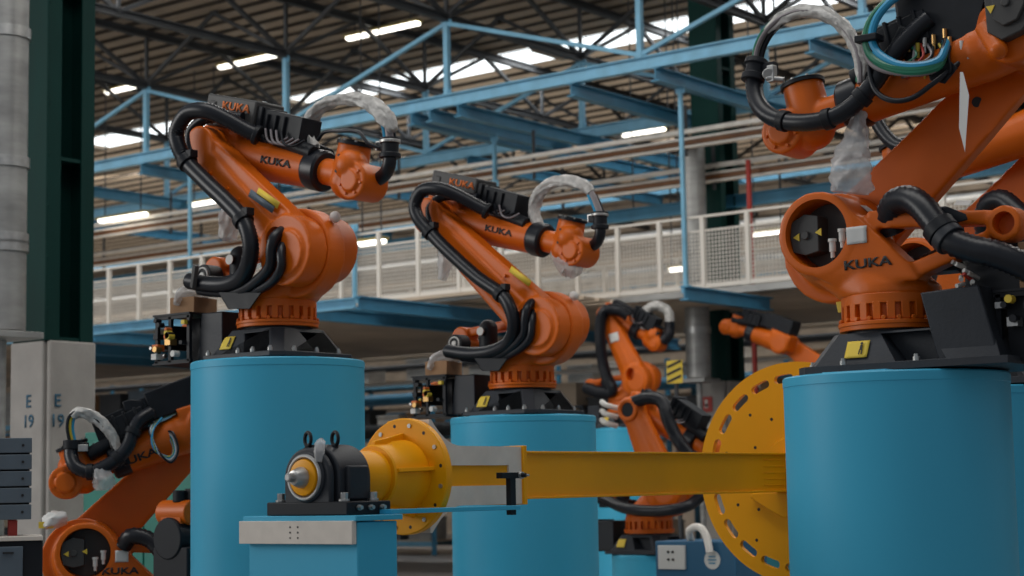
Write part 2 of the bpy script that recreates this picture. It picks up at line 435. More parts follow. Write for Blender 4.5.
    # motor seen through the round window
    m2 = MB().cyl((DX, .05, DZ), (DX, .085, DZ), .165, n=30)
    Fm = frame((JX+.02, 0, JZ+.05), (1, 0, 0), (0, 1, 0))
    m2.prism([(-.045, -.095), (.03, -.11), (.105, -.075), (.115, .0), (.10, .08), (.03, .10), (-.045, .085)], Fm, .08, .19)
    m2.cyl(V((JX+.045, .19, JZ+.05)), V((JX+.045, .205, JZ+.05)), .022, n=16).build('shoulder_motor', M['greycover'], root, .004)
    if not far:
        mo_ = root.children[-1] if root.children else root
        mm = MB(); mm.prism([(-.02, -.015), (.02, -.015), (0, .02)], frame((JX+.095, 0, JZ+.045), (0, 0, 1), (0, 1, 0)), .19, .196)
        mm.prism([(-.02, -.015), (.02, -.015), (0, .02)], frame((JX-.03, 0, JZ+.06), (0, 0, 1), (0, 1, 0)), .19, .196)
        mm.build('warning_triangle', M['ylabel'], root)
        for (dx, dz) in ((-.10, -.045), (-.155, .0)):
            MB().cyl((JX+dx, .185, JZ+dz), (JX+dx, .185, JZ+dz+.05), .017, n=14).cyl((JX+dx, .185, JZ+dz+.05), (JX+dx, .185, JZ+dz+.065), .022, n=14).cyl((JX+dx, .185, JZ+dz-.03), (JX+dx, .185, JZ+dz), .011, n=10).build('cable_plug', M['white'], root)
            MB().tube([(JX+dx, .185, JZ+dz-.03), (JX+dx-.01, .18, JZ+dz-.07), (JX+dx-.05, .15, JZ+dz-.11)], .007, 8).build('cable', M['black'], root)
    # ---- link arm
    E3 = V((E[0], 0, E[1])); d = (E3-J).normalized(); pz = V((-d.z, 0, d.x))   # pz: perpendicular in plane (towards the back)
    Ll = (E3-J).length
    a = MB()
    a.cyl(J-Y*.31, J-Y*.15, .225, n=44)
    a.cyl(J-Y*.33+X*.03-Z*.02, J-Y*.28+X*.03-Z*.02, .14, n=40)
    a.cyl(E3-Y*.28, E3-Y*.12, .145, n=36)
    a.hull(circ(J-Y*.275, X, Z, .20, 32)+circ(J-Y*.16, X, Z, .21, 32)+circ(E3-Y*.26, X, Z, .115, 24)+circ(E3-Y*.15, X, Z, .13, 24))
    a.hull([J+d*.22+pz*s*.10-Y*.295 for s in (-.6, 1)]+[J+d*.22+pz*s*.10-Y*.2 for s in (-1, 1)]+[E3-d*.05+pz*s*.06-Y*.275 for s in (-1, 1)]+[E3-d*.05+pz*s*.06-Y*.2 for s in (-1, 1)])
    q = J+d*.105+pz*.01
    cu = [MB().cyl(q-Y*.5, q-Y*.20, .080, n=30, sc=(1, 1.15))]
    la = cast('link_arm', a, mo, root, cu if far < 2 else (), vx, 5)
    R.link = la
    if not far:
        MB().cyl(q-Y*.215, q-Y*.195, .078, n=24).torus(q-Y*.225, Y, .045, .008).build('joint_seal', M['black'], la)
        for s_, o_ in ((.50, .02), (.62, .03), (.34, -.11), (.80, .05)):
            p = J+d*(Ll*s_)+pz*o_; MB().cyl(p-Y*.275, p-Y*.30, .014, n=10).build('bolt', M['orange'], la)
        rr = J+d*.30-pz*.10
    # ---- upper arm
    W3 = V((W[0], 0, W[1])); ax = (W3-E3).normalized(); bx = V((-ax.z, 0, ax.x)); La = (W3-E3).length
    if bx.z < 0: bx = -bx
    a = MB()
    a.cyl(E3-Y*.13, E3+Y*.15, .15, n=40)
    a.hull(circ(E3-ax*.10-Y*0, Y, bx, .13, 24)+circ(E3+ax*.22, Y, bx, .148, 28))
    a.cyl(E3+ax*.15, W3-ax*.35, .145, .122, n=36)
    a.hull([E3-ax*.16+bx*.16*s+Y*.12*k for s in (-.5, 1) for k in (-1, 1)]+[E3+ax*.18+bx*.18*s+Y*.12*k for s in (-.5, 1) for k in (-1, 1)])
    ua = cast('upper_arm', a, mo, root, (), vx, 5)
    R.upper = ua
    MB().lathe(W3-ax*.38, ax, [(0, .09), (0, .128), (.02, .134), (.11, .134), (.125, .12), (.125, .08)], 36).build('arm_collar', M['rubber'], root)
    # ---- wrist
    a = MB()
    WA = W3; a.cyl(W3-ax*.27, W3-ax*.05, .085, .095, n=28)
    W3 = W3+bx*.045
    a.cyl(W3-ax*.05-bx*.11-Y*.0, W3-ax*.05+bx*.155, .115, .105, n=30)
    a.sphere(W3-ax*.05-bx*.08, .118)
    a.cyl(W3+ax*.075-bx*.07-Y*.115, W3+ax*.075-bx*.07+Y*.115, .118, n=34)
    a.cyl(W3+ax*.075-bx*.07-Y*.135, W3+ax*.075-bx*.07+Y*.135, .07, n=30)
    a.sphere(W3+ax*.0+bx*.02-Y*.05, .105)
    wr = cast('wrist', a, mo, root, (), vx*.75, 3)
    R.wrist = wr
    MB().lathe(W3-ax*.05+bx*.15, bx, [(0, .07), (0, .117), (.02, .117), (.02, .085), (.03, .085), (.03, .05)], 32).build('tool_flange', M['black'] if not far else M['black'], root)
    if not far:
        for i in range(8):
            aa = 2*math.pi*i/8; p = W3-ax*.05+bx*.17+Y*(.1*math.cos(aa))+ax*(.1*math.sin(aa))
            MB().cyl(p, p+bx*.012, .009, n=8).build('bolt', M['steel'], root)
        for i in range(7):
            aa = 2*math.pi*i/7
            p = W3+ax*.075-bx*.07+ax*.088*math.cos(aa)+bx*.088*math.sin(aa)
            for s in (-1, 1):
                MB().cyl(p+Y*s*.11, p+Y*s*.127, .009, n=8).build('bolt', M['orange'], wr)
        for s_ in (.02, -.03, .07):
            p = W3-ax*.05+bx*s_-Y*.11; MB().cyl(p, p-Y*.02, .010, n=8).build('bolt', M['ink'], wr)
    # ---- motor cover and motors over the elbow
    Fm = frame(E3, ax, bx)      # x along the arm, z up; y = z cross x
    ys = -1 if (Fm @ V((0, 1, 0))-E3).y < 0 else 1   # +1 when frame y runs with local +Y
    def fb(mb, x0, x1, y0, y1, z0, z1, tp=0):
        yy0, yy1 = (y0*ys, y1*ys) if ys > 0 else (y1*ys, y0*ys)
        return mb.prism([(x0, z0), (x1, z0+tp), (x1, z1-tp), (x0, z1)], Fm @ Matrix(((1, 0, 0, 0), (0, 0, 1, 0), (0, 1, 0, 0), (0, 0, 0, 1))), yy0, yy1)
    c = MB(); fb(c, -.12*cover, .355, -.16*cover, .10*cover, .16, .16+.21*cover); fb(c, -.08, -.02, -.17*cover, -.14*cover, .17, .16+.17*cover)
    cv = c.build('motor_cover', M['greycover'] if side > 0 and not far else M['black'], root, .012)
    c = MB(); fb(c, .355, .40, -.14, .09, .15, .34); fb(c, .40, .76, -.12, .06, .13, .33, .02); fb(c, .40, .66, .02, .13, .13, .29, .015)
    for yy in (-.065, .075): c.cyl(Fm @ V((.50, yy*ys, .15)), Fm @ V((.86, yy*ys, .10)), .05, n=18)
    for xx in (.44, .52, .60): fb(c, xx, xx+.02, -.14, .14, .16, .30)
    c.build('wrist_motor', M['black'], root, .006)
    R.cover = cv; R.E3 = E3; R.ax = ax; R.bx = bx; R.W3 = W3; R.J = J; R.d = d; R.pz = pz; R.Ll = Ll; R.La = La; R.Fm = Fm; R.ys = ys
    if far < 2:
        for k in range(7 if not far else 3):
            x0 = .38+.05*k; col = random.choice(['grey_cable', 'black', 'black', 'rubber'])
            MB().tube([Fm @ V((x0-.06, -.15*ys, .20)), Fm @ V((x0, -.17*ys, .13)), Fm @ V((x0+.07, -.155*ys, .12)), Fm @ V((x0+.13, -.12*ys, .17))], .008, 6, 5).build('cable', M[col], root)
    # ---- rear motor group and the connector panel behind the base
    m_ = MB().sphere((-.30, -.04, .70), .075, (1, 1, 1)).cyl((-.30, -.04, .55), (-.30, -.04, .70), .075, n=24).cyl((-.30, -.115, .68), (-.30, -.14, .68), .03, n=18)
    m_.cyl((-.60, -.10, .60), (-.60, .02, .60), .075, n=24).box((-.40, 0, .52), (.38, .16, .08)).build('turntable_motor', M['black'], root, .006)
    if not far:
        MB().cyl((-.30, -.14, .675), (-.30, -.146, .675), .033, n=20).build('motor_cap', M['white'], root)
        MB().torus((-.60, -.105, .60), Y, .05, .006).cyl((-.60, -.10, .60), (-.60, -.112, .60), .02, n=14).build('motor_cap', M['white'], root)
    ro = 0.0 if side > 0 else -.02
    jb = MB().hull([V((x, y, z)) for (x, z) in (((-.36, .03), (-.60, .03), (-.56, .34), (-.36, .34)) if side > 0 else ((-.37, .03), (-.67, .03), (-.585, .375), (-.29, .36))) for y in ((-.15, .20) if side > 0 else (-.2, .30))]).build('junction_box', M['cast'], root, .008)
    # open frame with pneumatic fittings
    fr = MB()
    for yy in (-.20, .20):
        for xx in (-.62, -.80, -.93): fr.bar((xx, yy, .02), (xx, yy, .33), .025, .025)
        fr.bar((-.60, yy, .33), (-.95, yy, .33), .025, .03); fr.bar((-.60, yy, .03), (-.95, yy, .03), .025, .02)
    fr.box((-.78, 0, .345), (.36, .44, .012)); fr.box((-.78, 0, .02), (.36, .44, .012)); fr.box((-.70, .05, .18), (.10, .26, .28)); fr.box((-.88, 0, .20), (.04, .34, .16))
    if ro: fr.v = [(a_+ro, b_, c_) for a_, b_, c_ in fr.v]
    pn = fr.build('connector_rack', M['black'], root)
    cols = ['steel', 'black', 'ylabel', 'black', 'brass', 'otext', 'white', 'black']
    if not far:
        rnd = random.Random(3)
        for i in range(30):
            x = -.62+ro-rnd.random()*.32; z = .06+rnd.random()*.25; y = rnd.choice((-.21, .21)); s = .010+.012*rnd.random()
            o1 = V((x, y, z)); mb = MB()
            if i % 3: mb.cyl(o1, o1+Y*(.05 if y > 0 else -.05), s, n=10)
            else: mb.box(o1, (s*2.5, .06, s*2))
            mb.build('fitting', M[cols[i % 8]], pn)
        for i in range(6):
            z = .08+.045*i
            o1 = V((-.97+ro, -.14+.05*i, z)); MB().cyl(o1+X*.05, o1-X*.03, .016, n=10).cyl(o1, o1-X*.06, .009, n=8).build('fitting', M[cols[i]], pn)
    return R

def hose(R, name, pts, r, m=None, rib=.10, n=14, parent=None, sub=10, step=.022):
    return MB().tube(pts, r, n, sub, rib, step).build(name, m or M['rubber'], parent or R.root, ang=60)
def kuka_marks(R, cpx, s=-1):
    """lettering on the motor cover and the upper arm, on side s (local y sign)"""
    ax, bx = R.ax, R.bx
    ex = ax if s < 0 else -ax
    n = V((0, s, 0)); 
    c = R.L(*cpx, -.17)+n*.1
    decal('lettering', textmesh('KUKA', .052, .025, 1.35), frame(c, ex, n), M['otext'], R.cover, R.cover, label='orange KUKA lettering')
    c = R.E3+ax*(R.La*.50)+bx*.0+n*.2
    decal('lettering', textmesh('KUKA', .046, .025, 1.55, 1), frame(c, ex, n), M['ink'], R.upper, R.upper, label='black KUKA lettering')
def bag(name, pts, rs, m, parent=None, seed=1, n=22, sub=6):
    """crumpled plastic: a tube with folded, uneven section"""
    rnd = random.Random(seed); c = spline(pts, sub); ph = [rnd.random()*6.28 for _ in range(6)]
    mcount = len(c); vs = []; fs = []
    t0 = (c[1]-c[0]).normalized(); up = V((0, 1, 0)) if abs(t0.y) < .9 else V((1, 0, 0)); nr = (up-t0*up.dot(t0)).normalized()
    for i in range(mcount):
        t = (c[min(mcount-1, i+1)]-c[max(0, i-1)]).normalized(); nr = (nr-t*nr.dot(t)).normalized(); bn = t.cross(nr)
        q = i/(mcount-1)*(len(rs)-1); k = min(len(rs)-2, int(q)); r = rs[k]+(rs[k+1]-rs[k])*(q-k)
        for j in range(n):
            a = 2*math.pi*j/n
            f = 1+.16*math.sin(3*a+ph[0]+i*.22)+.10*math.sin(7*a+ph[1]-i*.5)+.07*math.sin(5*a+i*1.3+ph[2])+.05*rnd.uniform(-1, 1)
            vs.append(c[i]+nr*(r*f*math.cos(a))+bn*(r*f*math.sin(a)))
    for i in range(mcount-1):
        for j in range(n): fs.append((i*n+j, i*n+(j+1) % n, (i+1)*n+(j+1) % n, (i+1)*n+j))
    fs += [tuple(reversed(range(n))), tuple(range((mcount-1)*n, mcount*n))]
    return MB().add(vs, fs).build(name, m, parent, ang=70)
# ---------------------------------------------------------------- pedestals
def pedestal(label, group, top, r, yaw=0, kind='blue'):
    x, y, z = top
    root = tag(empty('robot_pedestal', (x, y, 0), yaw), label, 'pedestal', group)
    MB().lathe((0, 0, 0), (0, 0, 1), [(0, r+.12), (.03, r+.12), (.03, r), (z-.060, r), (z-.058, r+.003), (z-.018, r+.003), (z-.010, r-.004), (z-.010, r-.03)], 96).build('body', M['blue'], root, 0, 30)
    MB().cyl((0, 0, z-.03), (0, 0, z-.008), r-.05, n=64).box((0, -r*.55, z-.006), (.34, r*.5, .011)).box((r*.55, 0, z-.006), (r*.5, .3, .011)).build('mounting_plate', M['blue'], root, .003)
    return root
B1 = P(278, 361, 11.65); B2 = P(523, 416, 14.07); B3 = P(895, 374, 8.95); B4 = P(978, 388, 10.8)
B5 = P(128, 653, 12.7); B6 = P(626, 428, 26.0); B7 = P(650, 553, 19.0); B8 = P(872, 440, 25.0)
pedestal('tall blue cylinder pedestal at left behind the black bearing block', 'robot pedestals', B1, .555)
pedestal('blue cylinder pedestal in the centre behind the yellow beam', 'robot pedestals', B2, .565)
pedestal('large near blue cylinder pedestal at the right edge', 'robot pedestals', B3, .550)
pedestal('blue pedestal mostly hidden behind the large right one', 'robot pedestals', B4, .565)
pedestal('low blue pedestal under the robot at the lower left corner', 'robot pedestals', B5, .42)
pedestal('distant blue pedestal between centre pedestal and yellow disc, under leaning robot', 'robot pedestals', B7, .40)
pedestal('farthest blue pedestal under the small upright distant robot', 'robot pedestals', B6, .50)
pedestal('distant blue pedestal hidden behind the slotted yellow disc', 'robot pedestals', B8, .55)
# ---------------------------------------------------------------- robot 1 and 2 (reach to the right)
G = 'orange six-axis robots on blue pedestals'
def side_a(label, base, E, W, pxm, loopx, far=0, ends=True, tail=None, clamps=(), seed=1, hr=.052):
    R = robot(label, G, base, 0.0, E, W, far)
    L = R.L
    hp = [L(x, y, yy) for (x, y, yy) in pxm]
    h = hose(R, 'main_hose', hp, hr)
    for (i, blk) in clamps:
        t = (hp[i+1]-hp[i-1]).normalized(); clamp_ring('hose_clamp', hp[i], t, hr, M['black'], h, .05, R.pz*-1)
    clamp_ring('hose_end', hp[0], hp[1]-hp[0], hr*.98, M['black'], h, .03)
    return R
R1 = side_a('orange robot on the tall left pedestal, plastic-wrapped hose arching over its wrist', B1, (-.46, 1.42), (.69, 1.12),
    [(257, 135, -.20), (246, 130, -.24), (228, 120, -.31), (207, 111, -.38), (188, 113, -.40), (177, 130, -.40), (178, 145, -.40), (187, 162, -.38), (207, 183, -.38),
     (227, 202, -.39), (243, 220, -.40), (250, 240, -.40), (250, 258, -.38), (243, 276, -.32), (228, 284, -.28), (208, 284, -.25), (190, 281, -.22)], None, clamps=((7, 1), (10, 1)), hr=.055)
kuka_marks(R1, (235, 107.5))
L = R1.L
# second big hose bend inside the first, and the hose coming out of the arm window
hose(R1, 'inner_hose', [L(243, 118, -.18), L(222, 117, -.22), L(205, 119, -.24), (L(192, 130, -.25)), L(190, 146, -.26), L(196, 160, -.26)], .038)
hose(R1, 'joint_hose', [L(290, 233, -.20), L(283, 231, -.29), L(274, 238, -.37), L(271, 250, -.38), L(270, 266, -.36), L(258, 280, -.32), L(240, 291, -.27), L(218, 292, -.22), L(200, 290, -.18)], .036)
hose(R1, 'joint_hose', [L(288, 241, -.20), L(283, 245, -.31), L(281, 254, -.36), L(281, 268, -.36), L(272, 282, -.32), L(255, 291, -.27), L(236, 293, -.2)], .030)
MB().hull([L(x, y, yy) for (x, y) in ((218, 292), (262, 292), (250, 309), (228, 309)) for yy in (-.30, -.12)]).build('hose_bracket', M['black'], R1.root, .006)
MB().bar(L(196, 265, -.32), L(193, 288, -.30), .03, .05).build('hose_strap', M['greycover'], R1.root, .004)
def wrist_loop(R, lp, wp, cp, tl, wr=.05, cab='blue_cable', seed=1):
    """loop of supply hose over the wrist: wrapped arch, black connector, short black tail"""
    L = R.L
    pts = [L(x, y, yy) for x, y, yy in lp]
    hose(R, 'wrist_hose', pts, .028, M['grey_cable'], 0, 10)
    bag('hose_wrap', [L(x, y, yy) for x, y, yy in wp], wr, M['wrap'], R.root, seed)
    for k, nm in enumerate((cab, 'green_cable', 'black')):
        MB().tube([p+V((.022*(k-1), -.02+.02*k, 0)) for p in pts[-3:]], .012, 8).build('cable', M[nm], R.root)
    c0, c1 = L(*cp[0]), L(*cp[1]); a = (c1-c0)
    MB().lathe(c0, a, [(0, .045), (0, .062), (.03, .066), (.035, .055), (a.length*.75, .055), (a.length*.78, .068), (a.length, .068), (a.length, .04)], 22).box(c0+a*.35-V((.06, 0, 0)), (.07, .05, .05)).build('hose_coupling', M['black'], R.root, .003)
    MB().lathe(c0+a*.1, a, [(0, .04), (0, .066), (.02, .066), (.02, .04)], 18).box(c0+a*.3-V((.085, .0, 0)), (.05, .03, .06)).build('coupling_clamp', M['steel'], R.root, .003)
    hose(R, 'tail_hose', [L(x, y, yy) for x, y, yy in tl], .045, None, .08, 14)
wrist_loop(R1, [(312, 150, 0), (307, 132, 0), (313, 114, 0), (330, 101, 0), (350, 98, 0), (370, 103, 0), (385, 115, 0), (389, 132, 0), (390, 142, 0)],
    [(313, 150, 0), (307, 135, 0), (312, 116, 0), (327, 103, 0), (350, 98.5, 0), (370, 103, 0), (384, 116, 0), (394, 131, 0)],
    [(390, 138, 0), (390, 158, 0)], [(390, 155, 0), (389, 165, 0), (385, 174, .02), (377, 180, .04)], (.052, .054, .048, .042, .034, .040, .048, .056, .026), seed=4)
hose(R1, 'wrist_cable', [L(318, 140, -.02), L(325, 132, -.04), L(340, 131, -.06), L(358, 132, -.06), L(368, 143, -.05), L(380, 148, -.02)], .012, M['rubber'], 0, 8)
def strip(R, name, a, b, w_, m, lab):
    p0, p1 = R.L(*a, -.28), R.L(*b, -.28); e = (p1-p0); e.y = 0
    decal(name, rectmesh(e.length, w_, 1), frame((p0+p1)/2-V((0, .020, 0)), e, V((0, -1, 0))), m, R.link, None, label=lab)
strip(R1, 'warning_label', (260, 191), (281, 206), .045, M['ylabel'], 'yellow strip label')
strip(R1, 'type_label', (252, 193), (276, 210), .05, M['greyblue'], 'grey data label')
MB().sphere(L(335, 217, -.05), .036).build('white_cap', M['white'], R1.shoulder)
bag('plastic_bag', [L(231, 205, .05), L(230, 222, .04), L(228, 240, .02)], (.05, .07, .05), M['film'], R1.root, 8)

R2 = side_a('orange robot on the centre pedestal, white-wrapped hose arching over its wrist', B2, (-.73, 1.63), (.51, 1.28),
    [(487, 211, -.20), (476, 205, -.24), (459, 196, -.31), (441, 189, -.38), (423, 190, -.40), (415, 204, -.40), (418, 218, -.40), (430, 232, -.38), (447, 250, -.38),
     (477, 277, -.38), (501, 294, -.39), (510, 308, -.40), (514, 325, -.38), (509, 342, -.32), (494, 351, -.28), (472, 354, -.25), (447, 351, -.22)], None, clamps=((7, 1), (10, 1)), hr=.055)
kuka_marks(R2, (461, 184))
L = R2.L
hose(R2, 'inner_hose', [L(478, 198, -.18), L(455, 196, -.22), L(440, 198, -.24), (L(430, 207, -.25)), L(431, 222, -.26), L(438, 234, -.26)], .036)
hose(R2, 'joint_hose', [L(539, 303, -.20), L(533, 302, -.29), L(527, 309, -.37), L(525, 320, -.38), L(524, 334, -.36), L(514, 346, -.32), L(498, 356, -.27), L(480, 358, -.22), L(462, 357, -.18)], .036)
hose(R2, 'joint_hose', [L(538, 309, -.20), L(534, 313, -.31), L(532, 323, -.36), L(530, 338, -.36), L(520, 349, -.32), L(505, 357, -.27), L(490, 359, -.2)], .030)
MB().hull([L(x, y, yy) for (x, y) in ((474, 358), (508, 358), (499, 371), (482, 371)) for yy in (-.30, -.12)]).build('hose_bracket', M['black'], R2.root, .006)
wrist_loop(R2, [(540, 235, 0), (534, 215, 0), (537, 197, 0), (550, 184, 0), (566, 181, 0), (582, 185, 0), (592, 195, 0), (597, 206, 0), (600, 214, 0)],
    [(541, 234, 0), (534, 215, 0), (537, 197, 0), (550, 184, 0), (566, 181, 0), (582, 185, 0), (591, 193, 0)],
    [(600, 212, 0), (600, 229, 0)], [(600, 226, 0), (600, 234, 0), (597, 242, .02), (591, 247, .04)], (.042, .047, .047, .044, .041, .042, .044, .034), seed=9)
strip(R2, 'warning_label', (512, 269), (532, 284), .05, M['ylabel'], 'yellow strip label')
MB().sphere(L(574, 296, -.05), .036).build('white_cap', M['white'], R2.shoulder)
bag('plastic_bag', [L(556, 252, 0), L(563, 262, -.02), L(572, 268, -.03), L(570, 277, -.03)], (.05, .07, .085, .03), M['film'], R2.root, 5)
bag('plastic_bag', [L(443, 250, .05), L(445, 263, .04), L(442, 280, .02)], (.05, .06, .03), M['film'], R2.root, 6)

# ---------------------------------------------------------------- robots reaching to the left
PI = math.pi
R3 = robot('large near orange robot on right pedestal, round window with black motor in its shoulder', G, B3, PI, (-.74, 1.58), (.46, 1.32), 0, side=-1)
L = R3.L
def shoulder_marks(R, at=(870, 264), paper=(858, 236)):
    L = R.L
    p = L(*at, .2); decal('lettering', textmesh('KUKA', .044, .03, 1.5, 1), frame(p, V((-1, 0, .03)), V((0, 1, 0))), M['ink'], R.shoulder, R.shoulder, label='black KUKA lettering')
    p = L(*paper, .2); decal('data_sheet', rectmesh(.125, .085), frame(p, V((-1, 0, .02)), V((0, 1, 0))), M['paper'], R.shoulder, R.shoulder, label='blank white label')
shoulder_marks(R3)
hose(R3, 'main_hose', [L(893, 232, .10), L(889, 218, .14), L(895, 203, .20), (L(909, 199, .26)), L(922, 207, .30), L(936, 224, .33), L(950, 240, .35), L(972, 249, .35), L(998, 255, .34), L(1030, 270, .30), L(1060, 300, .2)], .068, step=.03)
clamp_ring('hose_clamp', L(941, 230, .34), L(950, 240, .35)-L(932, 218, .33), .068, M['black'], R3.root, .06, (0, 0, .5))
clamp_ring('hose_clamp', L(948, 238, .345), L(960, 246, .35)-L(940, 228, .33), .066, M['cast'], R3.root, .05, (0, 0, .5))
MB().hull([L(x, y, yy) for (x, y) in ((931, 208), (946, 206), (966, 214), (968, 220), (945, 226)) for yy in (.22, .30)]).build('hose_bracket', M['black'], R3.root, .006)
hose(R3, 'return_hose', [L(905, 290, -.05), L(930, 262, -.02), L(960, 262, .02), L(995, 285, .05), L(1040, 290, .05)], .05)
MB().hull([L(x, y, yy) for (x, y) in ((965, 262), (1030, 262), (1030, 290), (965, 292)) for yy in (-.1, .16)]).build('cable_carrier', M['black'], R3.root, .01)
rnd = random.Random(5)
for i in range(9):
    p = L(958+rnd.random()*22, 262+rnd.random()*24, .2); MB().cyl(p, p+V((rnd.uniform(-.03, .03), .05, rnd.uniform(-.02, .03))), .011, n=10).build('cable_plug', M[rnd.choice(['white', 'steel', 'red'])], R3.root)
# black hose loop hanging under the forearm
lo = [L(757, 70, .10), L(754, 84, .12), L(757, 101, .15), L(767, 114, .18), L(784, 121, .20), L(806, 122.5, .22), L(828, 119, .22), L(847, 110, .21), L(862, 97, .20), L(876, 80, .19), L(893, 55, .17), L(912, 34, .14), L(930, 18, .12)]
hh = hose(R3, 'wrist_hose', lo, .047, None, .07)
for i in (4, 6, 8):
    clamp_ring('hose_clamp', lo[i], lo[i+1]-lo[i-1], .045, M['black'], hh, .045)
MB().lathe(L(757, 60, .10), lo[1]-lo[0], [(0, .03), (0, .06), (.03, .065), (.035, .05), (.08, .05), (.085, .062), (.12, .062), (.12, .04)], 22).box(L(767, 70, .10), (.11, .05, .07)).build('hose_coupling', M['black'], R3.root, .003)
MB().box(L(772, 74, .12), (.04, .04, .09)).cyl(L(766, 78, .14), L(784, 80, .10), .016, n=12).cyl(L(768, 74, .15), L(768, 74, .10), .03, n=14).build('coupling_clamp', M['steel'], R3.root, .004)
arch = [(757, 62, .10), (760, 47, .10), (768, 32, .10), (782, 19, .10), (800, 12, .10), (820, 13, .10), (838, 22, .10), (851, 36, .11), (859, 52, .12), (862, 70, .13), (862, 84, .14)]
for k, (nm, w) in enumerate((('green_cable', .014), ('grey_cable', .013), ('black', .015), ('white', .010))):
    MB().tube([L(x, y, yy)+V((.02*math.cos(k*1.57), .02*math.sin(k*1.57), .012*math.cos(k*1.57))) for x, y, yy in arch], w, 8).build('cable', M[nm], R3.root)
bag('hose_wrap', [L(x, y, yy) for x, y, yy in arch[2:]], (.026, .032, .034, .034, .033, .032, .032, .030, .024), M['wrap'], R3.root, 12)
bag('plastic_bag', [L(861, 112, .12), L(858, 122, .14), L(857, 140, .15), L(853, 160, .16), L(850, 178, .17), L(848, 193, .17)], (.03, .035, .055, .075, .09, .10, .09), M['film'], R3.root, 3)
# coloured hose loop
lp = [(925, -8, .12), (902, -6, .16), (886, 4, .2), (873, 20, .22), (868, 38, .24), (872, 53, .25), (884, 63, .26), (902, 68, .26), (922, 68, .25), (938, 63, .22), (944, 52, .18), (946, 44, .12)]
for k, (nm, w, dx, dz) in enumerate((('green_cable', .021, .02, -.005), ('green_cable', .019, .0, -.03), ('blue_cable', .021, -.035, .02), ('rubber', .016, -.01, .035), ('grey_cable', .013, .045, -.045))):
    MB().tube([L(x, y, yy)+V((dx*(.55 if i < 7 else .1), 0, dz*(.2 if i < 5 else .6))) for i, (x, y, yy) in enumerate(lp)], w, 10).build('supply_cable', M[nm], R3.root)
MB().box(L(869, 39, .24), (.12, .09, .035)).build('cable_tie', M['black'], R3.root, .006)
hose(R3, 'supply_cable', [L(872, 28, .2), L(869, 60, .22), L(874, 88, .24), L(890, 100, .25), L(912, 98, .24), L(935, 82, .2), L(960, 62, .12)], .014, M['rubber'], 0, 8)
# black motor block above the forearm, with fittings
mb = MB().hull([L(x, y, yy) for (x, y) in ((893, -12), (905, 8), (898, 30), (905, 62), (950, 66), (970, 52), (978, 20), (990, -15)) for yy in (-.12, .12)])
mb.build('motor_block', M['black'], R3.root, .01)
MB().hull([L(x, y, yy) for (x, y) in ((888, 48), (900, 25), (915, 30), (905, 58)) for yy in (.0, .16)]).cyl(L(884, 50, .05), L(905, 35, .05), .05, n=18).build('wrist_motor', M['black'], R3.root, .01)
MB().hull([L(x, y, yy) for (x, y) in ((925, 60), (945, 56), (958, 68), (945, 84), (930, 80)) for yy in (.10, .17)]).build('terminal_block', M['black'], R3.root, .004)
for i, (x, y, nm) in enumerate(((909, 46, 'brass'), (934, 44, 'brass'), (945, 38, 'brass'), (950, 46, 'brass'), (918, 52, 'yellow_cable'), (962, 50, 'white'), (968, 53, 'steel'), (911, 36, 'steel'), (925, 47, 'steel'), (940, 64, 'steel'), (948, 60, 'steel'), (932, 70, 'steel'), (937, 76, 'steel'), (944, 72, 'steel'), (930, 77, 'steel'))):
    p = L(x, y, .13); s = .011 if i < 9 else .005
    o = .20 if i >= 9 else .0
    MB().cyl(p+V((0, o*.3, 0)), p+V((0, o*.3, .045 if i < 9 else .008)), s, n=10).cyl(p+V((0, o*.3, -.03 if i < 9 else -.004)), p+V((0, o*.3, 0)), s*.7, n=8).build('fitting', M[nm], R3.root)
for i in range(9):
    x = 903+i*6; nm = ['yellow_cable', 'green_cable', 'grey_cable', 'red', 'grey_cable', 'black', 'yellow_cable', 'grey_cable', 'black'][i]
    MB().tube([L(x, 44, .12), L(x+rnd.uniform(-6, 8), 56, .17), L(x-6+rnd.uniform(-10, 6), 66+i % 3*3, .18), L(x-14, 74+i % 4*2, .12)], .007, 6, 6).build('cable', M[nm], R3.root)
# elbow motor with warning triangles
ec = L(1013, 10, .16)
Fm = frame(ec, V((-1, 0, 0)), V((0, 1, 0)))
em = MB().prism([(-.11, -.10), (-.04, -.15), (.06, -.12), (.14, -.05), (.16, .12), (-.12, .12)], Fm, -.12, .06).prism([(-.07, -.05), (-.02, -.09), (.05, -.07), (.09, 0), (.09, .1), (-.07, .1)], Fm, .05, .085).cyl(Fm @ V((-.0, .02, .08)), Fm @ V((0, .02, .10)), .022, n=16).build('elbow_motor', M['greycover'], R3.root, .006)
for dx, dy in ((-.075, .0), (.045, .055)):
    MB().prism([(-.022, .016), (0, -.022), (.022, .016)], Fm @ Matrix.Translation((dx, dy, 0)), .085, .089).build('warning_triangle', M['ylabel'], em)
MB().cyl(L(985, 28, .14), L(998, 50, .2), .048, .045, n=20).sphere(L(998, 50, .2), .046).build('arm_stop', M['orange'], R3.root)
# paper tag hanging on the link arm, and a label at the foot of the arm
tg = MB().hull([L(x, y, yy) for (x, y) in ((960, 72), (963, 72), (969, 95), (965, 152), (959, 128)) for yy in (.20, .204)]).build('paper_tag', M['paper'], R3.root)
decal('paper_label', rectmesh(.10, .05), frame(L(872, 206, .05), V((-1, 0, -.15)), V((-.2, .8, .9))), M['paper'], R3.root, R3.shoulder, .01)
MB().cyl(L(977, 102, -.165), L(977, 102, -.145), .026, n=18).build('rubber_plug', M['ink'], R3.root)
MB().hull([L(x, y, yy) for (x, y) in ((848, 300), (852, 311), (838, 313), (836, 302)) for yy in (.0, .05)]).build('axis_pointer', M['ylabel'], R3.root, .004)

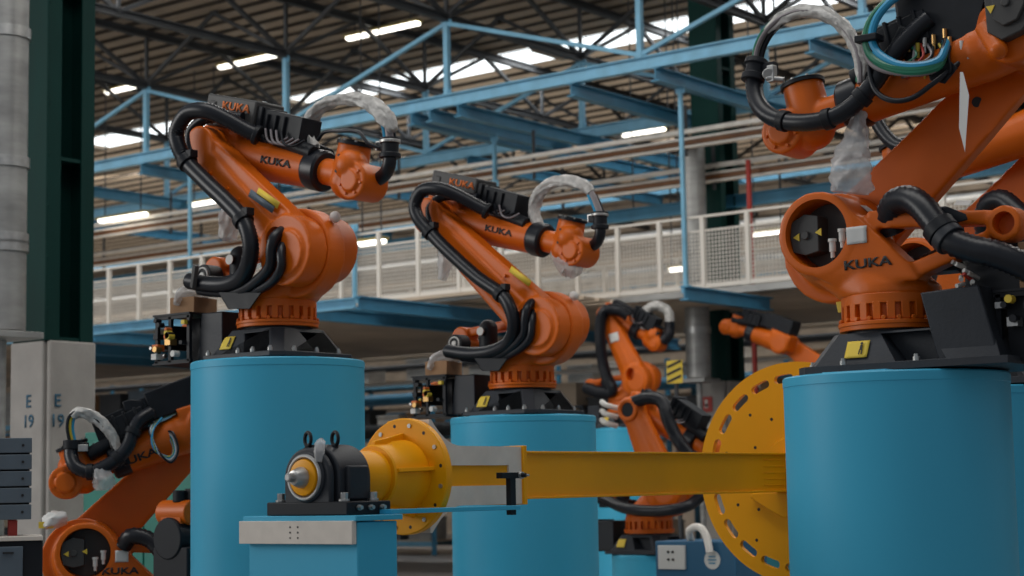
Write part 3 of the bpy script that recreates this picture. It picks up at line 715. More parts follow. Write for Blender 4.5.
R4 = robot('orange robot behind the large right robot, only its arm and wrist showing', G, B4, PI, (-.74, 1.58), (.46, 1.32), 1, side=-1)
L = R4.L
hose(R4, 'main_hose', [L(985, 232, .14), L(984, 216, .18), L(990, 203, .22), L(1003, 200, .26), L(1018, 212, .30), L(1040, 230, .33), L(1070, 250, .3)], .062, step=.03)
hose(R4, 'wrist_hose', [L(868, 100, .1), L(875, 118, .12), L(886, 136, .14), L(900, 146, .16), L(925, 146, .2), L(950, 130, .2)], .045)
decal('paper_label', rectmesh(.10, .05), frame(L(963, 203, .05), V((-1, 0, -.15)), V((-.2, .8, .9))), M['paper'], R4.root, R4.shoulder, .01)

R5 = robot('orange robot at the lower left corner in front of green enclosure, wrist reaching left', G, B5, math.radians(228), (-.56, 1.60), (.37, 1.25), 0, side=-1)
L = R5.L
p = L(120, 571, .2); decal('lettering', textmesh('KUKA', .044, .03, 1.5, 1), frame(p, V((-1, 0, 0)), V((0, 1, 0))), M['ink'], R5.shoulder, R5.shoulder, label='black KUKA lettering')
p = L(122, 556, .2); decal('data_sheet', rectmesh(.09, .08), frame(p, V((-1, 0, 0)), V((0, 1, 0))), M['paper'], R5.shoulder, R5.shoulder, label='small white label')
p = L(137, 458, .2); decal('lettering', textmesh('KUKA', .05, .025, 1.5, 1), frame(p, -R5.ax, V((0, 1, 0))), M['ink'], R5.upper, R5.upper, label='black KUKA lettering')
lo = [L(72, 446, .12), L(71, 456, .14), L(76, 467, .18), L(90, 472, .2), L(104, 467, .2), L(118, 458, .2), L(128, 446, .2), L(133, 432, .18), L(140, 420, .16), L(152, 412, .12)]
hh = hose(R5, 'wrist_hose', lo, .05)
for i in (3, 5, 7): clamp_ring('hose_clamp', lo[i], lo[i+1]-lo[i-1], .048, M['black'], hh, .045)
MB().cyl(L(72, 440, .12), L(72, 449, .12), .062, n=20).box(L(80, 446, .12), (.12, .05, .05)).build('hose_coupling', M['black'], R5.root, .004)
MB().box(L(83, 448, .15), (.07, .03, .05)).build('coupling_clamp', M['steel'], R5.root, .004)
ar = [(72, 440, .12), (70, 428, .12), (72, 417, .12), (80, 412, .12), (93, 416, .12), (105, 426, .12), (113, 438, .12), (117, 452, .12)]
for k, nm in enumerate(('blue_cable', 'yellow_cable', 'black')):
    MB().tube([L(x, y, yy)+V((.018*(k-1), .01*k, 0)) for x, y, yy in ar], .011, 8).build('cable', M[nm], R5.root)
bag('hose_wrap', [L(x, y, yy) for x, y, yy in ar[2:]], (.028, .036, .04, .038, .038, .036, .03), M['wrap'], R5.root, 21)
bag('plastic_bag', [L(98, 470, .2), L(103, 480, .22), L(104, 490, .22)], (.05, .075, .05), M['film'], R5.root, 22)
for k, nm in enumerate(('blue_cable', 'yellow_cable', 'green_cable', 'blue_cable', 'white', 'grey_cable', 'rubber')):
    MB().tube([L(162-k, 418+k, .1), L(153-k*.6, 430, .2), L(153+k, 446+k, .24), L(162+k*1.5, 458+k*1.2-3, .22), L(172+k, 456-k, .2), L(173, 445-2*k, .15), L(165, 432, .1)], .009, 7).build('supply_cable', M[nm], R5.root)
bag('plastic_film', [L(45, 524, .1), L(54, 520, .12), L(66, 517, .1)], (.04, .06, .04), M['paper'], R5.root, 31)
MB().box(L(46, 525, .14), (.10, .01, .045)).build('warning_label', M['ylabel'], R5.root)
hose(R5, 'main_hose', [L(124, 545, .2), L(132, 536, .26), L(150, 540, .3), L(165, 555, .33), L(185, 566, .3), L(215, 575, .2)], .06, step=.03)
MB().hull([L(x, y, yy) for (x, y) in ((122, 402), (130, 399), (142, 400), (144, 412), (126, 414)) for yy in (-.05, .1)]).build('motor_block', M['black'], R5.root, .01)

R6 = robot('small distant upright orange robot right of the centre robot', G, B6, 0.0, (-.16, 1.62), (.52, 1.24), 1, cover=.45)
L = R6.L
hose(R6, 'main_hose', [L(628, 316, -.2), L(616, 310, -.3), L(604, 312, -.35), L(600, 328, -.38), L(601, 350, -.38), L(605, 372, -.38), L(612, 390, -.3), L(600, 392, -.2), L(586, 388, -.1)], .085)
bag('hose_wrap', [L(645, 330, 0), L(645, 316, 0), L(650, 308, 0), L(659, 306, 0), L(668, 312, 0), L(670, 322, 0)], (.07, .07, .065, .06, .06), M['wrap'], R6.root, 14)
hose(R6, 'tail_hose', [L(670, 322, 0), L(669, 334, 0), L(663, 341, 0)], .08)
decal('data_sheet', rectmesh(.16, .13), frame(R6.J+R6.d*.72-V((0, .3, 0)), V((1, 0, .2)), V((0, -1, 0))), M['paper'], R6.link, R6.link)
R7 = robot('distant orange robot leaning over behind the yellow beam', G, B7, 0.0, (-.04, 1.50), (.85, 1.02), 1, cover=.35)
MB().torus(R7.E3-V((0, .285, 0)), (0, 1, 0), .10, .028).build('elbow_rim', M['orange'], R7.root)
MB().cyl(R7.E3-V((0, .28, 0)), R7.E3-V((0, .292, 0)), .085, n=24).build('elbow_plug', M['black'], R7.root)
L = R7.L
hose(R7, 'main_hose', [L(628, 405, -.2), L(648, 398, -.3), L(662, 402, -.35), L(668, 420, -.38), L(678, 440, -.38), L(690, 456, -.34)], .07)
hose(R7, 'tube_bundle', [L(604, 498, -.1), L(625, 508, -.4), L(655, 511, -.45), L(685, 507, -.4), L(700, 497, -.1)], .06)
for i in range(3): MB().tube([L(602, 402+9*i, -.1), L(606, 405+9*i, -.25), L(617, 408+9*i, -.15)], .03, 8).build('hose_end', M['white'], R7.root)
R8 = robot('distant blurred orange robot behind the slotted yellow disc', G, B8, PI, (1.35, 1.42), (2.15, 1.72), 1, side=-1)
# cardboard boxes resting on the connector racks
def carton(label, R, c, d, rz=0.2):
    o = empty('cardboard_box', (0, 0, 0)); p = R.root.matrix_basis @ V(c); o.location = p; o.rotation_euler = (0, 0, R.root.rotation_euler.z+rz)
    tag(o, label, 'box', 'cardboard boxes on the connector racks')
    MB().box((0, 0, d[2]/2), d).build('carton', M['cardboard'], o, .004)
    MB().box((0, 0, d[2]+.002), (d[0]*.98, .05, .003)).build('packing_tape', M['grey_cable'], o)
for R, lb in ((R1, 'brown cardboard box on the connector rack of the left robot'), (R2, 'brown cardboard box on the connector rack of the centre robot'), (R3, 'brown cardboard box behind the right robot, at frame edge')):
    carton(lb, R, (-.80, .0, .352) if R is not R3 else (-.84, .0, .352), (.20, .26, .115) if R is not R3 else (.28, .28, .22))
for R, px, py in ((R1, 184, 296), (R2, 437, 361)):
    b = bag('plastic_sheet', [R.L(px-8, py+8, -.16), R.L(px-2, py-2, -.1), R.L(px+12, py-4, 0), R.L(px+24, py-2, .1)], (.02, .04, .05, .03), M['film'], R.root, 17)
# ---------------------------------------------------------------- positioner: stand, bearing block, yellow rotating frame
A0 = P(404, 476.5, 9.0); XP, ZP = A0.x, A0.z
def ax_y(px): return onX(px, 476, XP).y
YF = ax_y(309)                       # front face of the bearing block
YD = A0.y                            # small flange disc
YB = ax_y(797)                       # big slotted disc
X = V((1, 0, 0)); Y = V((0, 1, 0)); Z = V((0, 0, 1))
ys0 = YF-.06
pl_ = onY(243, 517, ys0); pr_ = onY(356, 519, ys0); ZT = onY(300, 516, ys0).z
ye = onX(403, 517, pr_.x).y
xc = (pl_.x+pr_.x)/2; w = pr_.x-pl_.x; dd = ye-ys0
st = tag(empty('bearing_stand', (xc, ys0+dd/2, 0)), 'blue box stand with a grey machined strip, carrying the black bearing block', 'stand')
MB().box((0, 0, ZT/2-.015), (w-.03, dd-.05, ZT-.03)).build('body', M['blue'], st, .006)
MB().box((0, 0, ZT-.0125), (w, dd, .025)).build('top_plate', M['blue'], st, .003)
zs0 = onY(300, 544, ys0).z; zs1 = onY(300, 521, ys0).z
gp = MB().box((-.012, -dd/2-.0, (zs0+zs1)/2), (w-.0, .03, zs1-zs0)).build('machined_strip', M['machined'], st, .002)
for i in range(3):
    for sx in (-.025, .025):
        MB().cyl((sx-.012+.0, -dd/2-.017, (zs0+zs1)/2+(i-1)*.025), (sx-.012, -dd/2-.014, (zs0+zs1)/2+(i-1)*.025), .0045, n=10).build('hole', M['ink'], gp)
# long flat arm beside the beam with its sensor bracket
xa = XP+.295
q0 = onX(385, 511, xa); q1 = onX(515, 511, xa)
MB().box((xa-xc, (q0.y+q1.y)/2-(ys0+dd/2), ZT+.012), (.075, q1.y-q0.y, .022)).build('support_arm', M['blue'], st, .002)
sb = MB()
s0 = V((xa-xc, q1.y-(ys0+dd/2)-.03, ZT))
sb.box((s0.x, s0.y, s0.z+.07), (.03, .045, .19)).box((s0.x, s0.y-.02, s0.z+.175), (.04, .15, .03)).cyl((s0.x+.02, s0.y+.05, s0.z+.175), (s0.x+.06, s0.y+.05, s0.z+.175), .012, n=12)
sb.build('sensor_bracket', M['black'], st, .002)
MB().cyl((s0.x+.02, s0.y+.055, s0.z+.175), (s0.x+.035, s0.y+.055, s0.z+.175), .018, n=14).cyl((s0.x+.02, s0.y+.055, s0.z+.175), (s0.x+.075, s0.y+.055, s0.z+.175), .006, n=10).build('sensor', M['steel'], st)
# bearing block
bb = tag(empty('bearing_block', (XP, YF, ZT)), 'black cast pillow block with two lifting eyes on the blue stand', 'bearing')
H = ZP-ZT
fx, fy = .262, .30
arch = [(-.165, .05)]+[(.165*math.cos(math.radians(a)), max(.05, H+.155*math.sin(math.radians(a)))) for a in range(180, -1, -10)]+[(.165, .05)]
Ff = frame((0, 0, 0), (1, 0, 0), (0, -1, 0))
hb = MB().prism(arch, Ff, -.25, -.03)
arch2 = [(p[0]*.90, H+(p[1]-H)*.90 if p[1] > .06 else p[1]) for p in arch]
hb.prism(arch2, Ff, -.02, .015)
hb.box((-.175, .14, .15), (.03, .14, .16)).box((.175, .14, .15), (.03, .14, .16))
hb.cyl((0, -.0, H), (0, -.03, H), .118, n=40)
hs = hb.build('housing', M['cast'], bb, .010, seg=3)
MB().box((0, .13, .032), (fx*2, fy, .064)).box((-.255, .06, .02), (.05, .10, .045)).build('foot', M['black'], bb, .006)
for sx in (-.205, .205):
    for sy in (.02, .22):
        MB().cyl((sx, sy, .064), (sx, sy, .075), .026, n=16).cyl((sx, sy, .075), (sx, sy, .105), .019, n=6).build('bolt', M['steel'], bb, .001)
for k in range(3):
    MB().cyl((.26, .05+.08*k, .035), (.29, .05+.08*k, .035), .010, n=10).cyl((.270, .05+.08*k, .035), (.277, .05+.08*k, .035), .015, n=6).build('set_screw', M['steel'], bb)
for sy, sx in ((.03, -.035), (.11, .065)):
    zt = H+.135
    MB().cyl((sx, sy, zt-.03), (sx, sy, zt+.012), .016, n=12).torus((sx, sy, zt+.045), (.35, 1, 0), .032, .009, 28).build('lifting_eye', M['black'], bb)
bag('plastic_tag', [V((.06, .02, H+.175)), V((.075, -.0, H+.15)), V((.085, -.022, H+.11)), V((.09, -.03, H+.07))], (.012, .026, .022, .014), M['film'], bb, 41, 14)
MB().torus((0, -.032, H), (0, 1, 0), .100, .009, 40).build('seal_ring', M['steel'], bb)
# yellow rotating frame
rf = tag(empty('positioner_frame', (XP, YD, ZP)), 'long yellow horizontal turning frame from bearing block to slotted disc', 'turning frame')
yb0 = YF-YD
MB().lathe((0, yb0, 0), (0, 1, 0), [(-.050, .060), (-.045, .083), (-.03, .088), (.02, .088)], 40).build('shaft_collar', M['yellow'], rf)
MB().lathe((0, yb0-.055, 0), (0, -1, 0), [(-.02, .05), (.005, .05), (.05, .033), (.053, .022), (.085, .020), (.09, .013)], 32).build('shaft_stud', M['steel'], rf)
yq = yb0+.29
MB().lathe((0, 0, 0), (0, 1, 0), [(yq-.08, .11), (yq-.08, .125), (-.235, .128), (-.235, .150), (-.225, .156), (-.14, .160), (-.10, .175), (-.03, .182), (0.005, .182)], 56).build('spindle', M['yellow'], rf, 0, 25)
for a in (80, 0, 160, 240):
    Rk = Matrix.Rotation(math.radians(a), 4, 'Y')
    MB().prism([(-.225, .12), (-.225, .17), (-.215, .176), (-.10, .195), (-.01, .215), (-.01, .12)], Rk @ Matrix(((0, 0, 1, 0), (1, 0, 0, 0), (0, 1, 0, 0), (0, 0, 0, 1))), -.010, .010).build('gusset', M['yellow'], rf, .002)
RD = .290
fd = MB().lathe((0, 0, 0), (0, 1, 0), [(-.012, .20), (-.012, RD-.006), (-.006, RD), (.028, RD), (.034, RD-.006), (.034, .1)], 72).build('flange_disc', M['yellow'], rf, 0, 30)
for i in range(16):
    a = math.radians(11+22.5*i); c = V((math.cos(a)*.255, -.012, math.sin(a)*.255))
    if i % 2: MB().cyl(c-Y*.006, c, .011, n=14).cyl(c-Y*.0065, c-Y*.006, .005, n=8).build('bolt', M['steel'], fd)
    else: MB().cyl(c-Y*.001, c+Y*.001, .009, n=12).build('hole', M['ink'], fd)
# machined fork plates flaring out to the disc
ye1 = onX(522, 476, XP+.14).y-YD; ysl0 = onX(451, 476, XP+.14).y-YD; ysl1 = onX(509, 476, XP+.14).y-YD
prof = [(.034, -.280), (.05, -.280)]+[(.05+.24*t, -.280+.13*(1-(1-t)**2.2)) for t in (.12, .25, .4, .55, .7, .85, 1)]+[(ye1, -.15)]
poly = prof+[(y, -z) for y, z in reversed(prof)]
fp = MB()
sl = [(ysl0, -.052), (ysl1, -.052), (ysl1, .052), (ysl0, .052)]
Fy = frame((0, 0, 0), (0, 1, 0), (1, 0, 0))
cutm = MB().prism([(p[0], p[1]) for p in sl], Fy, .115, .25)
Fyz = Matrix(((0, 0, 1, 0), (1, 0, 0, 0), (0, 1, 0, 0), (0, 0, 0, 1)))   # (y,z,t) -> world: x=t
cutm = MB().prism(sl, Fyz, .125, .3)
cast('fork_plate', MB().prism(poly, Fyz, .06, .14), M['machined'], rf, [cutm], remesh=False, ang=30)
MB().prism([(p[0], p[1]) for p in sl], Fyz, .1, .128).build('yellow_inset', M['yellow'], rf)
MB().prism(poly, Fyz, -.14, .05).build('fork_body', M['yellow'], rf, .003)
MB().box((0, ye1+.012, 0), (.31, .03, .31)).build('end_plate', M['yellow'], rf, .003)
yb = YB-YD
bm_ = MB().box((0, (ye1+yb)/2, 0), (.20, yb-ye1, .236)).box((0, (ye1+yb)/2, .121), (.235, yb-ye1, .012)).box((0, (ye1+yb)/2, -.121), (.235, yb-ye1, .012))
bm = bm_.build('beam', M['yellow'], rf, .002)
rnd = random.Random(2)
for i in range(7):
    yy = ye1+.25+rnd.random()*(yb-ye1-.5); MB().box((.108, yy, -.118), (.018, .10+.05*rnd.random(), .012)).build('weld_bead', M['yellow'], bm, .003)
for k in range(5):
    MB().box((.1015, (ye1+yb)/2+(yb-ye1)*.40, -.08+.04*k), (.003, (yb-ye1)*.18, .006)).build('beam_rib', M['yellow'], bm, .001)
RB = .745
cut = []
for i in range(21):
    a = math.radians(164.5+17.14*i); r = RB*.855; da = math.radians(4.2)
    pts = []
    for k in range(7):
        t = a-da+2*da*k/6; pts.append(((r+.028)*math.cos(t), (r+.028)*math.sin(t)))
    ce = (r*math.cos(a+da), r*math.sin(a+da))
    for k in range(1, 6):
        t = a+da+math.pi*k/6; pts.append((ce[0]+.028*math.cos(t), ce[1]+.028*math.sin(t)))
    for k in range(7):
        t = a+da-2*da*k/6; pts.append(((r-.028)*math.cos(t), (r-.028)*math.sin(t)))
    ce = (r*math.cos(a-da), r*math.sin(a-da))
    for k in range(1, 6):
        t = a-da+math.pi+math.pi*k/6; pts.append((ce[0]+.028*math.cos(t), ce[1]+.028*math.sin(t)))
    cut.append(MB().prism(pts, frame((0, 0, 0), (1, 0, 0), (0, -1, 0)), -yb-.2, -yb+.2))
allc = MB()
for c in cut: allc.add(c.v, c.f)
dm = MB().cyl((0, yb-.02, 0), (0, yb+.02, 0), RB, n=128)
cast('slotted_disc', dm, M['yellow'], rf, [allc], remesh=False, ang=30)
bd = rf.children[-1] if rf.children else rf
for (a, r) in ((150, .35), (130, .52), (115, .40), (165, .55), (205, .50), (220, .38), (235, .55), (95, .3), (190, .4), (70, .5), (20, .45), (300, .5), (340, .4)):
    a = math.radians(a); MB().cyl((r*math.cos(a), yb-.0215, r*math.sin(a)), (r*math.cos(a), yb-.019, r*math.sin(a)), .011, n=12).build('hole', M['ink'], rf)
MB().lathe((0, yb-.02, 0), (0, -1, 0), [(-.01, .25), (.0, .25), (.035, .235), (.035, .15)], 48).build('hub_flange', M['yellow'], rf)
MB().prism([(-.30+.0*k, z) for k, z in ((0, -.13),)]+[(-.33, -.16), (-.20, -.24), (-.08, -.30), (.1, -.30), (.1, -.12)], frame((0, yb-.02, 0), (1, 0, 0), (0, -1, 0)), 0, .06).build('stiffener', M['yellow'], rf, .01)
drv = tag(empty('drive_stand', (XP, YB+.55, 0)), 'blue stand behind the slotted disc carrying its far shaft', 'stand')
MB().box((0, 0, (ZP-.3)/2), (.8, .6, ZP-.3)).build('body', M['blue'], drv, .006)
MB().box((0, 0, ZP-.12), (.5, .4, .36)).cyl((0, -.53, ZP), (0, -.1, ZP), .15, n=30).build('gearbox', M['greycover'], drv, .01)

# ---------------------------------------------------------------- hall
def struct(o, extra=None): o['kind'] = 'structure'; return o
# floor, walls, roof
struct(MB().box((-40, 25, -.05), (120, 90, .1)).build('floor', M['floor']))
wbk = MB().box((-40, 46.3, 5.4), (120, .1, 10.8))
z = 1.6
while z < 10.4: wbk.box((-40, 46.12, z), (120, .22, .24)); z += .46
struct(wbk.build('wall_back', M['wall_board']))
struct(MB().box((-98, 25, 6), (.3, 90, 12)).build('wall_left', M['beige']))
RZ = 10.5
def roof(name, y0, y1, m1, pitch=.52):
    mb = MB(); mr = MB(); y = y0
    vs = []; fs = []
    prof = []
    while y < y1-.01:
        prof += [(y, RZ), (y+pitch*.60, RZ), (y+pitch*.66, RZ+.13), (y+pitch*.94, RZ+.13)]
        y += pitch
    prof.append((y1, RZ))
    n = len(prof)
    vs = [(-98, a, b) for a, b in prof]+[(18, a, b) for a, b in prof]+[(-98, y1, RZ+.4), (18, y1, RZ+.4), (-98, y0, RZ+.4), (18, y0, RZ+.4)]
    fs = [(i, i+1, n+i+1, n+i) for i in range(n-1)]+[(2*n, 2*n+1, 2*n+3, 2*n+2)]
    o = mb.add(vs, fs).build(name, m1, ang=10)
    o.data.materials.append(M['rib_shade'])
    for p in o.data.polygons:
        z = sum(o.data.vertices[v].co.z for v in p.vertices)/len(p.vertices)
        p.material_index = 1 if (RZ+.02 < z < RZ+.3) else 0  # rib faces take the painted shade tone
    return struct(o)
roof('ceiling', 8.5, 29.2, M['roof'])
roof('ceiling', 30.3, 46.4, M['roof_glow'], .62)
n_ = 0
for (y0, y1) in ((29.2, 30.3),):
    for k in range(14):
        x0 = -90+k*7.6
        n_ += 1
        struct(MB().box((x0+3.6, (y0+y1)/2, RZ+.05), (7.0, y1-y0, .05)).build('window_%d' % n_, M['sky']))
        struct(MB().box((x0+7.4, (y0+y1)/2, RZ+.02), (.5, y1-y0, .14)).build('trim_%d' % n_, M['roof']))
# main blue beams and trusses over the cell
Y1 = 22.76; ZB = 7.93
XN = [-30.3, -26.5, -22.72, -18.94, -15.07, -11.3, -7.5]
def beam(name, p0, p1, h, w, m, label, group):
    p0, p1 = V(p0), V(p1); c = (p0+p1)/2
    o = MB().ibeam(p0-c, p1-c, h, w, .022).build(name, m); o.location = c
    tag(o, label, 'beam', group); return o
beam('steel_beam', (-45, Y1, ZB), (-2, Y1, ZB), .21, .13, M['blue_steel'], 'nearest long light-blue overhead beam, carrying upright posts', None)
beam('steel_beam', (-60, 26.62, ZB), (-6, 26.62, ZB), .21, .13, M['blue_steel'], 'second long light-blue overhead beam, parallel behind the nearest', None)
beam('steel_beam', (-60, 33.0, ZB), (-6, 33.0, ZB), .22, .13, M['blue_steel'], 'farthest long light-blue overhead beam', None)
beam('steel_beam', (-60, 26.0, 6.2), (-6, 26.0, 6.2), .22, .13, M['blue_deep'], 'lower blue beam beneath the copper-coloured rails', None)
def strut(name, p0, p1, r, m, label, group, square=True):
    p0, p1 = V(p0), V(p1); c = (p0+p1)/2
    mb = MB()
    if square: mb.bar(p0-c, p1-c, r*1.7, r*1.7)
    else: mb.cyl(p0-c, p1-c, r, n=12)
    dv = (p1-p0).normalized()
    mb.box(p0-c+dv*.03, (.16, .03, .12)); mb.box(p1-c-dv*.03, (.16, .03, .12))
    o = mb.build(name, m, None, .004); o.location = c; tag(o, label, 'strut', group); return o
ZN = 9.28
for j, yy in enumerate((Y1, 26.62)):
    nm = ('nearest', 'second')[j]
    for i, xx in enumerate(XN):
        strut('truss_post', (xx, yy, ZB+.1), (xx, yy, ZN), .055, M['blue_steel'], 'upright light-blue post on the %s overhead beam' % nm, 'truss posts on the %s beam' % nm)
    for i in range(len(XN)-1):
        up = (i % 2 == 0)
        a, b = (XN[i], XN[i+1])
        # diagonals fall from the tall nodes (odd index) to the beam
        hi, lo_ = (b, a) if up else (a, b)
        strut('truss_diagonal', (hi, yy, ZN-.03), (lo_, yy, ZB+.14), .040, M['blue_steel'], 'slanting light-blue brace above the %s overhead beam' % nm, 'truss braces above the %s beam' % nm)
# cross beams along the hall
for px, py, L_, zz in ((398, 116, 9, ZB-.22), (448, 108, 9, ZB-.22), (558, 86, 4.6, ZB-.22), (124, 166, 6, ZB-.22), (60, 187, 7, ZB-.22), (800, 42, 6, ZB-.22), (886, 24, 6, ZB-.22)):
    p = onZ(px, py, zz); 
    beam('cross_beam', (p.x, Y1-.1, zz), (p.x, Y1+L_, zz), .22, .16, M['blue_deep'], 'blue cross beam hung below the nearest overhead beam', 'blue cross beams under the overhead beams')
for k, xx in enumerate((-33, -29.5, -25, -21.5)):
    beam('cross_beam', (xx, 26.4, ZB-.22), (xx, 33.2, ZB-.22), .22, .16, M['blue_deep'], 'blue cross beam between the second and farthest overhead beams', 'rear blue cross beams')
# dark roof trusses
for i, xx in enumerate(XN):
    root = tag(empty('roof_truss', (xx, 8.6, ZN)), 'dark steel roof truss running away under the roof sheets', 'roof truss', 'dark roof trusses')
    MB().ibeam((0, 0, .06), (0, 37.4, .06), .13, .12, .02).build('bottom_chord', M['truss'], root)
    MB().ibeam((0, 0, 1.08), (0, 37.4, 1.08), .14, .12, .02).build('top_chord', M['truss'], root)
    yy = Y1-8.6-3.85*3; k = 0
    while yy < 34:
        for s in (-1, 1):
            MB().bar((0, yy, .08), (0, yy+s*1.93, 1.05), .07, .07).build('web_member', M['truss'], root)
        MB().bar((0, yy, .08), (0, yy, 1.05), .06, .06).build('web_member', M['truss'], root)
        yy += 3.85; k += 1
for k, yy in enumerate((Y1, 26.62, 33.0)):
    for i in range(len(XN)-1):
        for s in (-1, 1):
            xm = (XN[i]+XN[i+1])/2; xx = XN[i] if s < 0 else XN[i+1]
            strut('roof_brace', (xx, yy, ZN+.1), (xm, yy, RZ-.06), .04, M['truss'], 'slim dark brace between a roof truss and the roof sheets', 'dark roof braces', True)
# conductor rails: cream, copper and cream strips
def rails(label, px, py, zz, x0=-60, x1=-4):
    p = onZ(px, py, zz); root = tag(empty('overhead_rail', ((x0+x1)/2, p.y, p.z)), label, 'rail'); L2 = (x1-x0)
    MB().box((0, 0, .17), (L2, .10, .07)).build('upper_channel', M['cream'], root, .004)
    MB().box((0, 0, .045), (L2, .10, .04)).build('middle_channel', M['cream'], root, .004)
    MB().box((0, -.01, -.02), (L2, .08, .075)).build('copper_bar', M['brown'], root, .004)
    MB().box((0, 0, -.085), (L2, .10, .04)).build('lower_channel', M['cream'], root, .004)
    for k in range(18):
        xx = -L2/2+1.2+k*3.1; MB().box((xx, .02, .2), (.05, .03, .85)).build('hanger', M['truss'], root)
rails('upper long cream and copper overhead rail crossing the picture', 630, 151, 7.0)
rails('lower long cream and copper overhead rail just above the mesh fence', 700, 178, 6.55)
# mezzanine
ZM = 4.46
def fence(label, x0, x1, y, n, zt=1.11):
    root = tag(empty('mesh_fence', (x0, y, ZM)), label, 'fence', None); w = (x1-x0)/n
    for i in range(n+1): MB().box((w*i, 0, zt/2), (.07, .07, zt)).build('post', M['fence'], root, .004)
    MB().box(((x1-x0)/2, 0, zt), (x1-x0, .05, .035)).build('top_rail', M['fence'], root)
    MB().box(((x1-x0)/2, 0, zt*.80), (x1-x0, .03, .025)).build('middle_rail', M['fence'], root)
    MB().box(((x1-x0)/2, 0, .04), (x1-x0, .04, .07)).build('kick_plate', M['fence'], root)
    for i in range(n):
        mb = MB(); k = w*i+.05
        while k < w*(i+1)-.03: mb.box((k, 0, zt*.43), (.012, .012, zt*.78)); k += .06
        z = .10
        while z < zt*.8: mb.box((w*(i+.5), 0, z), (w-.06, .012, .012)); z += .06
        mb.build('mesh_panel', M['fence'], root)
fence('pale mesh fence on the platform, section left of the centre robot', -33.0, -16.6, 21.15, 20)
fence('pale mesh fence on the platform, section right of the centre robot', -19.2, -5.0, 23.44, 18)
fence('rear pale mesh fence on the far side of the platform', -40.0, -8.0, 27.6, 20)
mz = MB()
y = 21.1
vs = []; fs = []
while y < 29: 
    mz.box((-36.0+(0), y+.2, ZM-.09), (40.0, .30, .05)) if y < 23.3 else mz.box((-24.0, y+.2, ZM-.09), (48.0, .30, .05)); y += .42
dk = tag(empty('platform_deck', (-24, 25, ZM)), 'raised platform floor of beige boards behind the robots', 'platform')
d1 = MB().box((-10.6, -2.85, -.04), (36, 2.4, .05)).box((0, 1.3, -.04), (48, 5.7, .05)).build('deck_sheet', M['beige'], dk)
for v in mz.v: pass
mo_ = MB(); mo_.add([(a+24, b-25, c-ZM) for a, b, c in mz.v], mz.f); mo_.build('deck_boards', M['beige'], dk)
MB().box((-10.6, -3.9, -.06), (36, .06, .10)).box((0, -1.55, -.06), (48, .06, .10)).build('edge_channel', M['galv'], dk)
for px, py, L_ in ((358, 303, 5), (300, 312, 6), (93, 336, 6), (60, 347, 6), (20, 354, 6), (684, 293, 2.4), (520, 330, 5)):
    zz = ZM-.28; p = onZ(px, py, zz); yy = max(p.y, 20)
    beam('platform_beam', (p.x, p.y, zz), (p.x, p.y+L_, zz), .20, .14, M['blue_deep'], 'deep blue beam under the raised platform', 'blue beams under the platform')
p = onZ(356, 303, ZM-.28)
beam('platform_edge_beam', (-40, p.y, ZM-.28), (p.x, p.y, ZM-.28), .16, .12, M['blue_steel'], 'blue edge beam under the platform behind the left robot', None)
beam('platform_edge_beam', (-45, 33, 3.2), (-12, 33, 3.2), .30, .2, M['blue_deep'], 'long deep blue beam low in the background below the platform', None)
# blue hanging posts
for px, pb, yy, zt_, lb in ((190, 280, Y1, ZB-.1, 'thin blue upright behind the hoses of the left robot'), (355, 303, 21.05, 0, 'blue upright at the platform corner right of the left robot'),
        (686, 291, 23.36, ZB-.32, 'tall thin blue upright in front of the mesh fence, beside the green column'), (724, 226, 26.62, ZB-.1, 'thin blue upright in front of the distant green column'),
        (495, 185, 24.4, ZB-.32, 'short thin blue upright hung below a cross beam, above the centre robot')):
    b = onY(px, pb, yy); zt2 = zt_ or onY(px, 226, yy).z
    strut('hanging_post', (b.x, yy, b.z), (b.x, yy, zt2), .036, M['blue_steel'], lb, None)
    if px in (686, 495):
        beam('cross_beam', (b.x, Y1-.1, ZB-.22), (b.x, 26.7, ZB-.22), .22, .16, M['blue_deep'], 'blue cross beam hung below the nearest overhead beam', 'blue cross beams under the overhead beams')
a = onY(748, 160, 25); b = onY(752, 430, 25)
o = MB().cyl((0, 0, 0), (0, 0, a.z-b.z+.8), .042, n=16).build('red_pipe', M['red']); o.location = (a.x, 25, b.z-.8); tag(o, 'thin red vertical pipe right of the distant green column', 'pipe')
o.location.z = 0; o.data.transform(Matrix.Diagonal((1, 1, (a.z)/(a.z-b.z+.8), 1)))
# lamps
def lamp(label, x0y0, x1y1, zz, group='fluorescent tube lamps under the roof'):
    a = onZ(*x0y0, zz); b = onZ(*x1y1, zz); c = (a+b)/2; Ln = abs(b.x-a.x)
    root = tag(empty('ceiling_lamp', (c.x, c.y, zz)), label, 'lamp', group)
    MB().box((0, 0, .05), (Ln+.1, .20, .05)).build('reflector', M['lampyellow'], root, .01)
    MB().cyl((-Ln/2, 0, 0), (Ln/2, 0, 0), .045, n=14).box((0, 0, .0), (Ln, .15, .05)).build('tube', M['lamp'], root)
    for s in (-1, 1): MB().box((s*Ln*.4, 0, .07+(RZ-zz)/2-.03), (.02, .02, RZ-zz-.05)).build('hanger', M['truss'], root)
lamp('bright tube lamp under the roof, above the wrist of the left robot', (345, 38), (421, 24), 10.2)
lamp('bright tube lamp under the roof, above the left robot', (218, 67), (281, 55), 10.2)
lamp('short bright tube lamp under the roof beside the left green column', (104, 92), (142, 86), 10.2)
lamp('tube lamp below the second beam beside the left green column', (100, 221), (146, 214), 7.2)
lamp('tube lamp half hidden behind the hoses of the left robot', (192, 205), (216, 201), 7.6)
lamp('tube lamp between overhead beam and upper rail, above the centre robot', (620, 136), (664, 129), 9.4)
lamp('tube lamp left of the distant green column', (628, 216), (684, 209), 6.3)
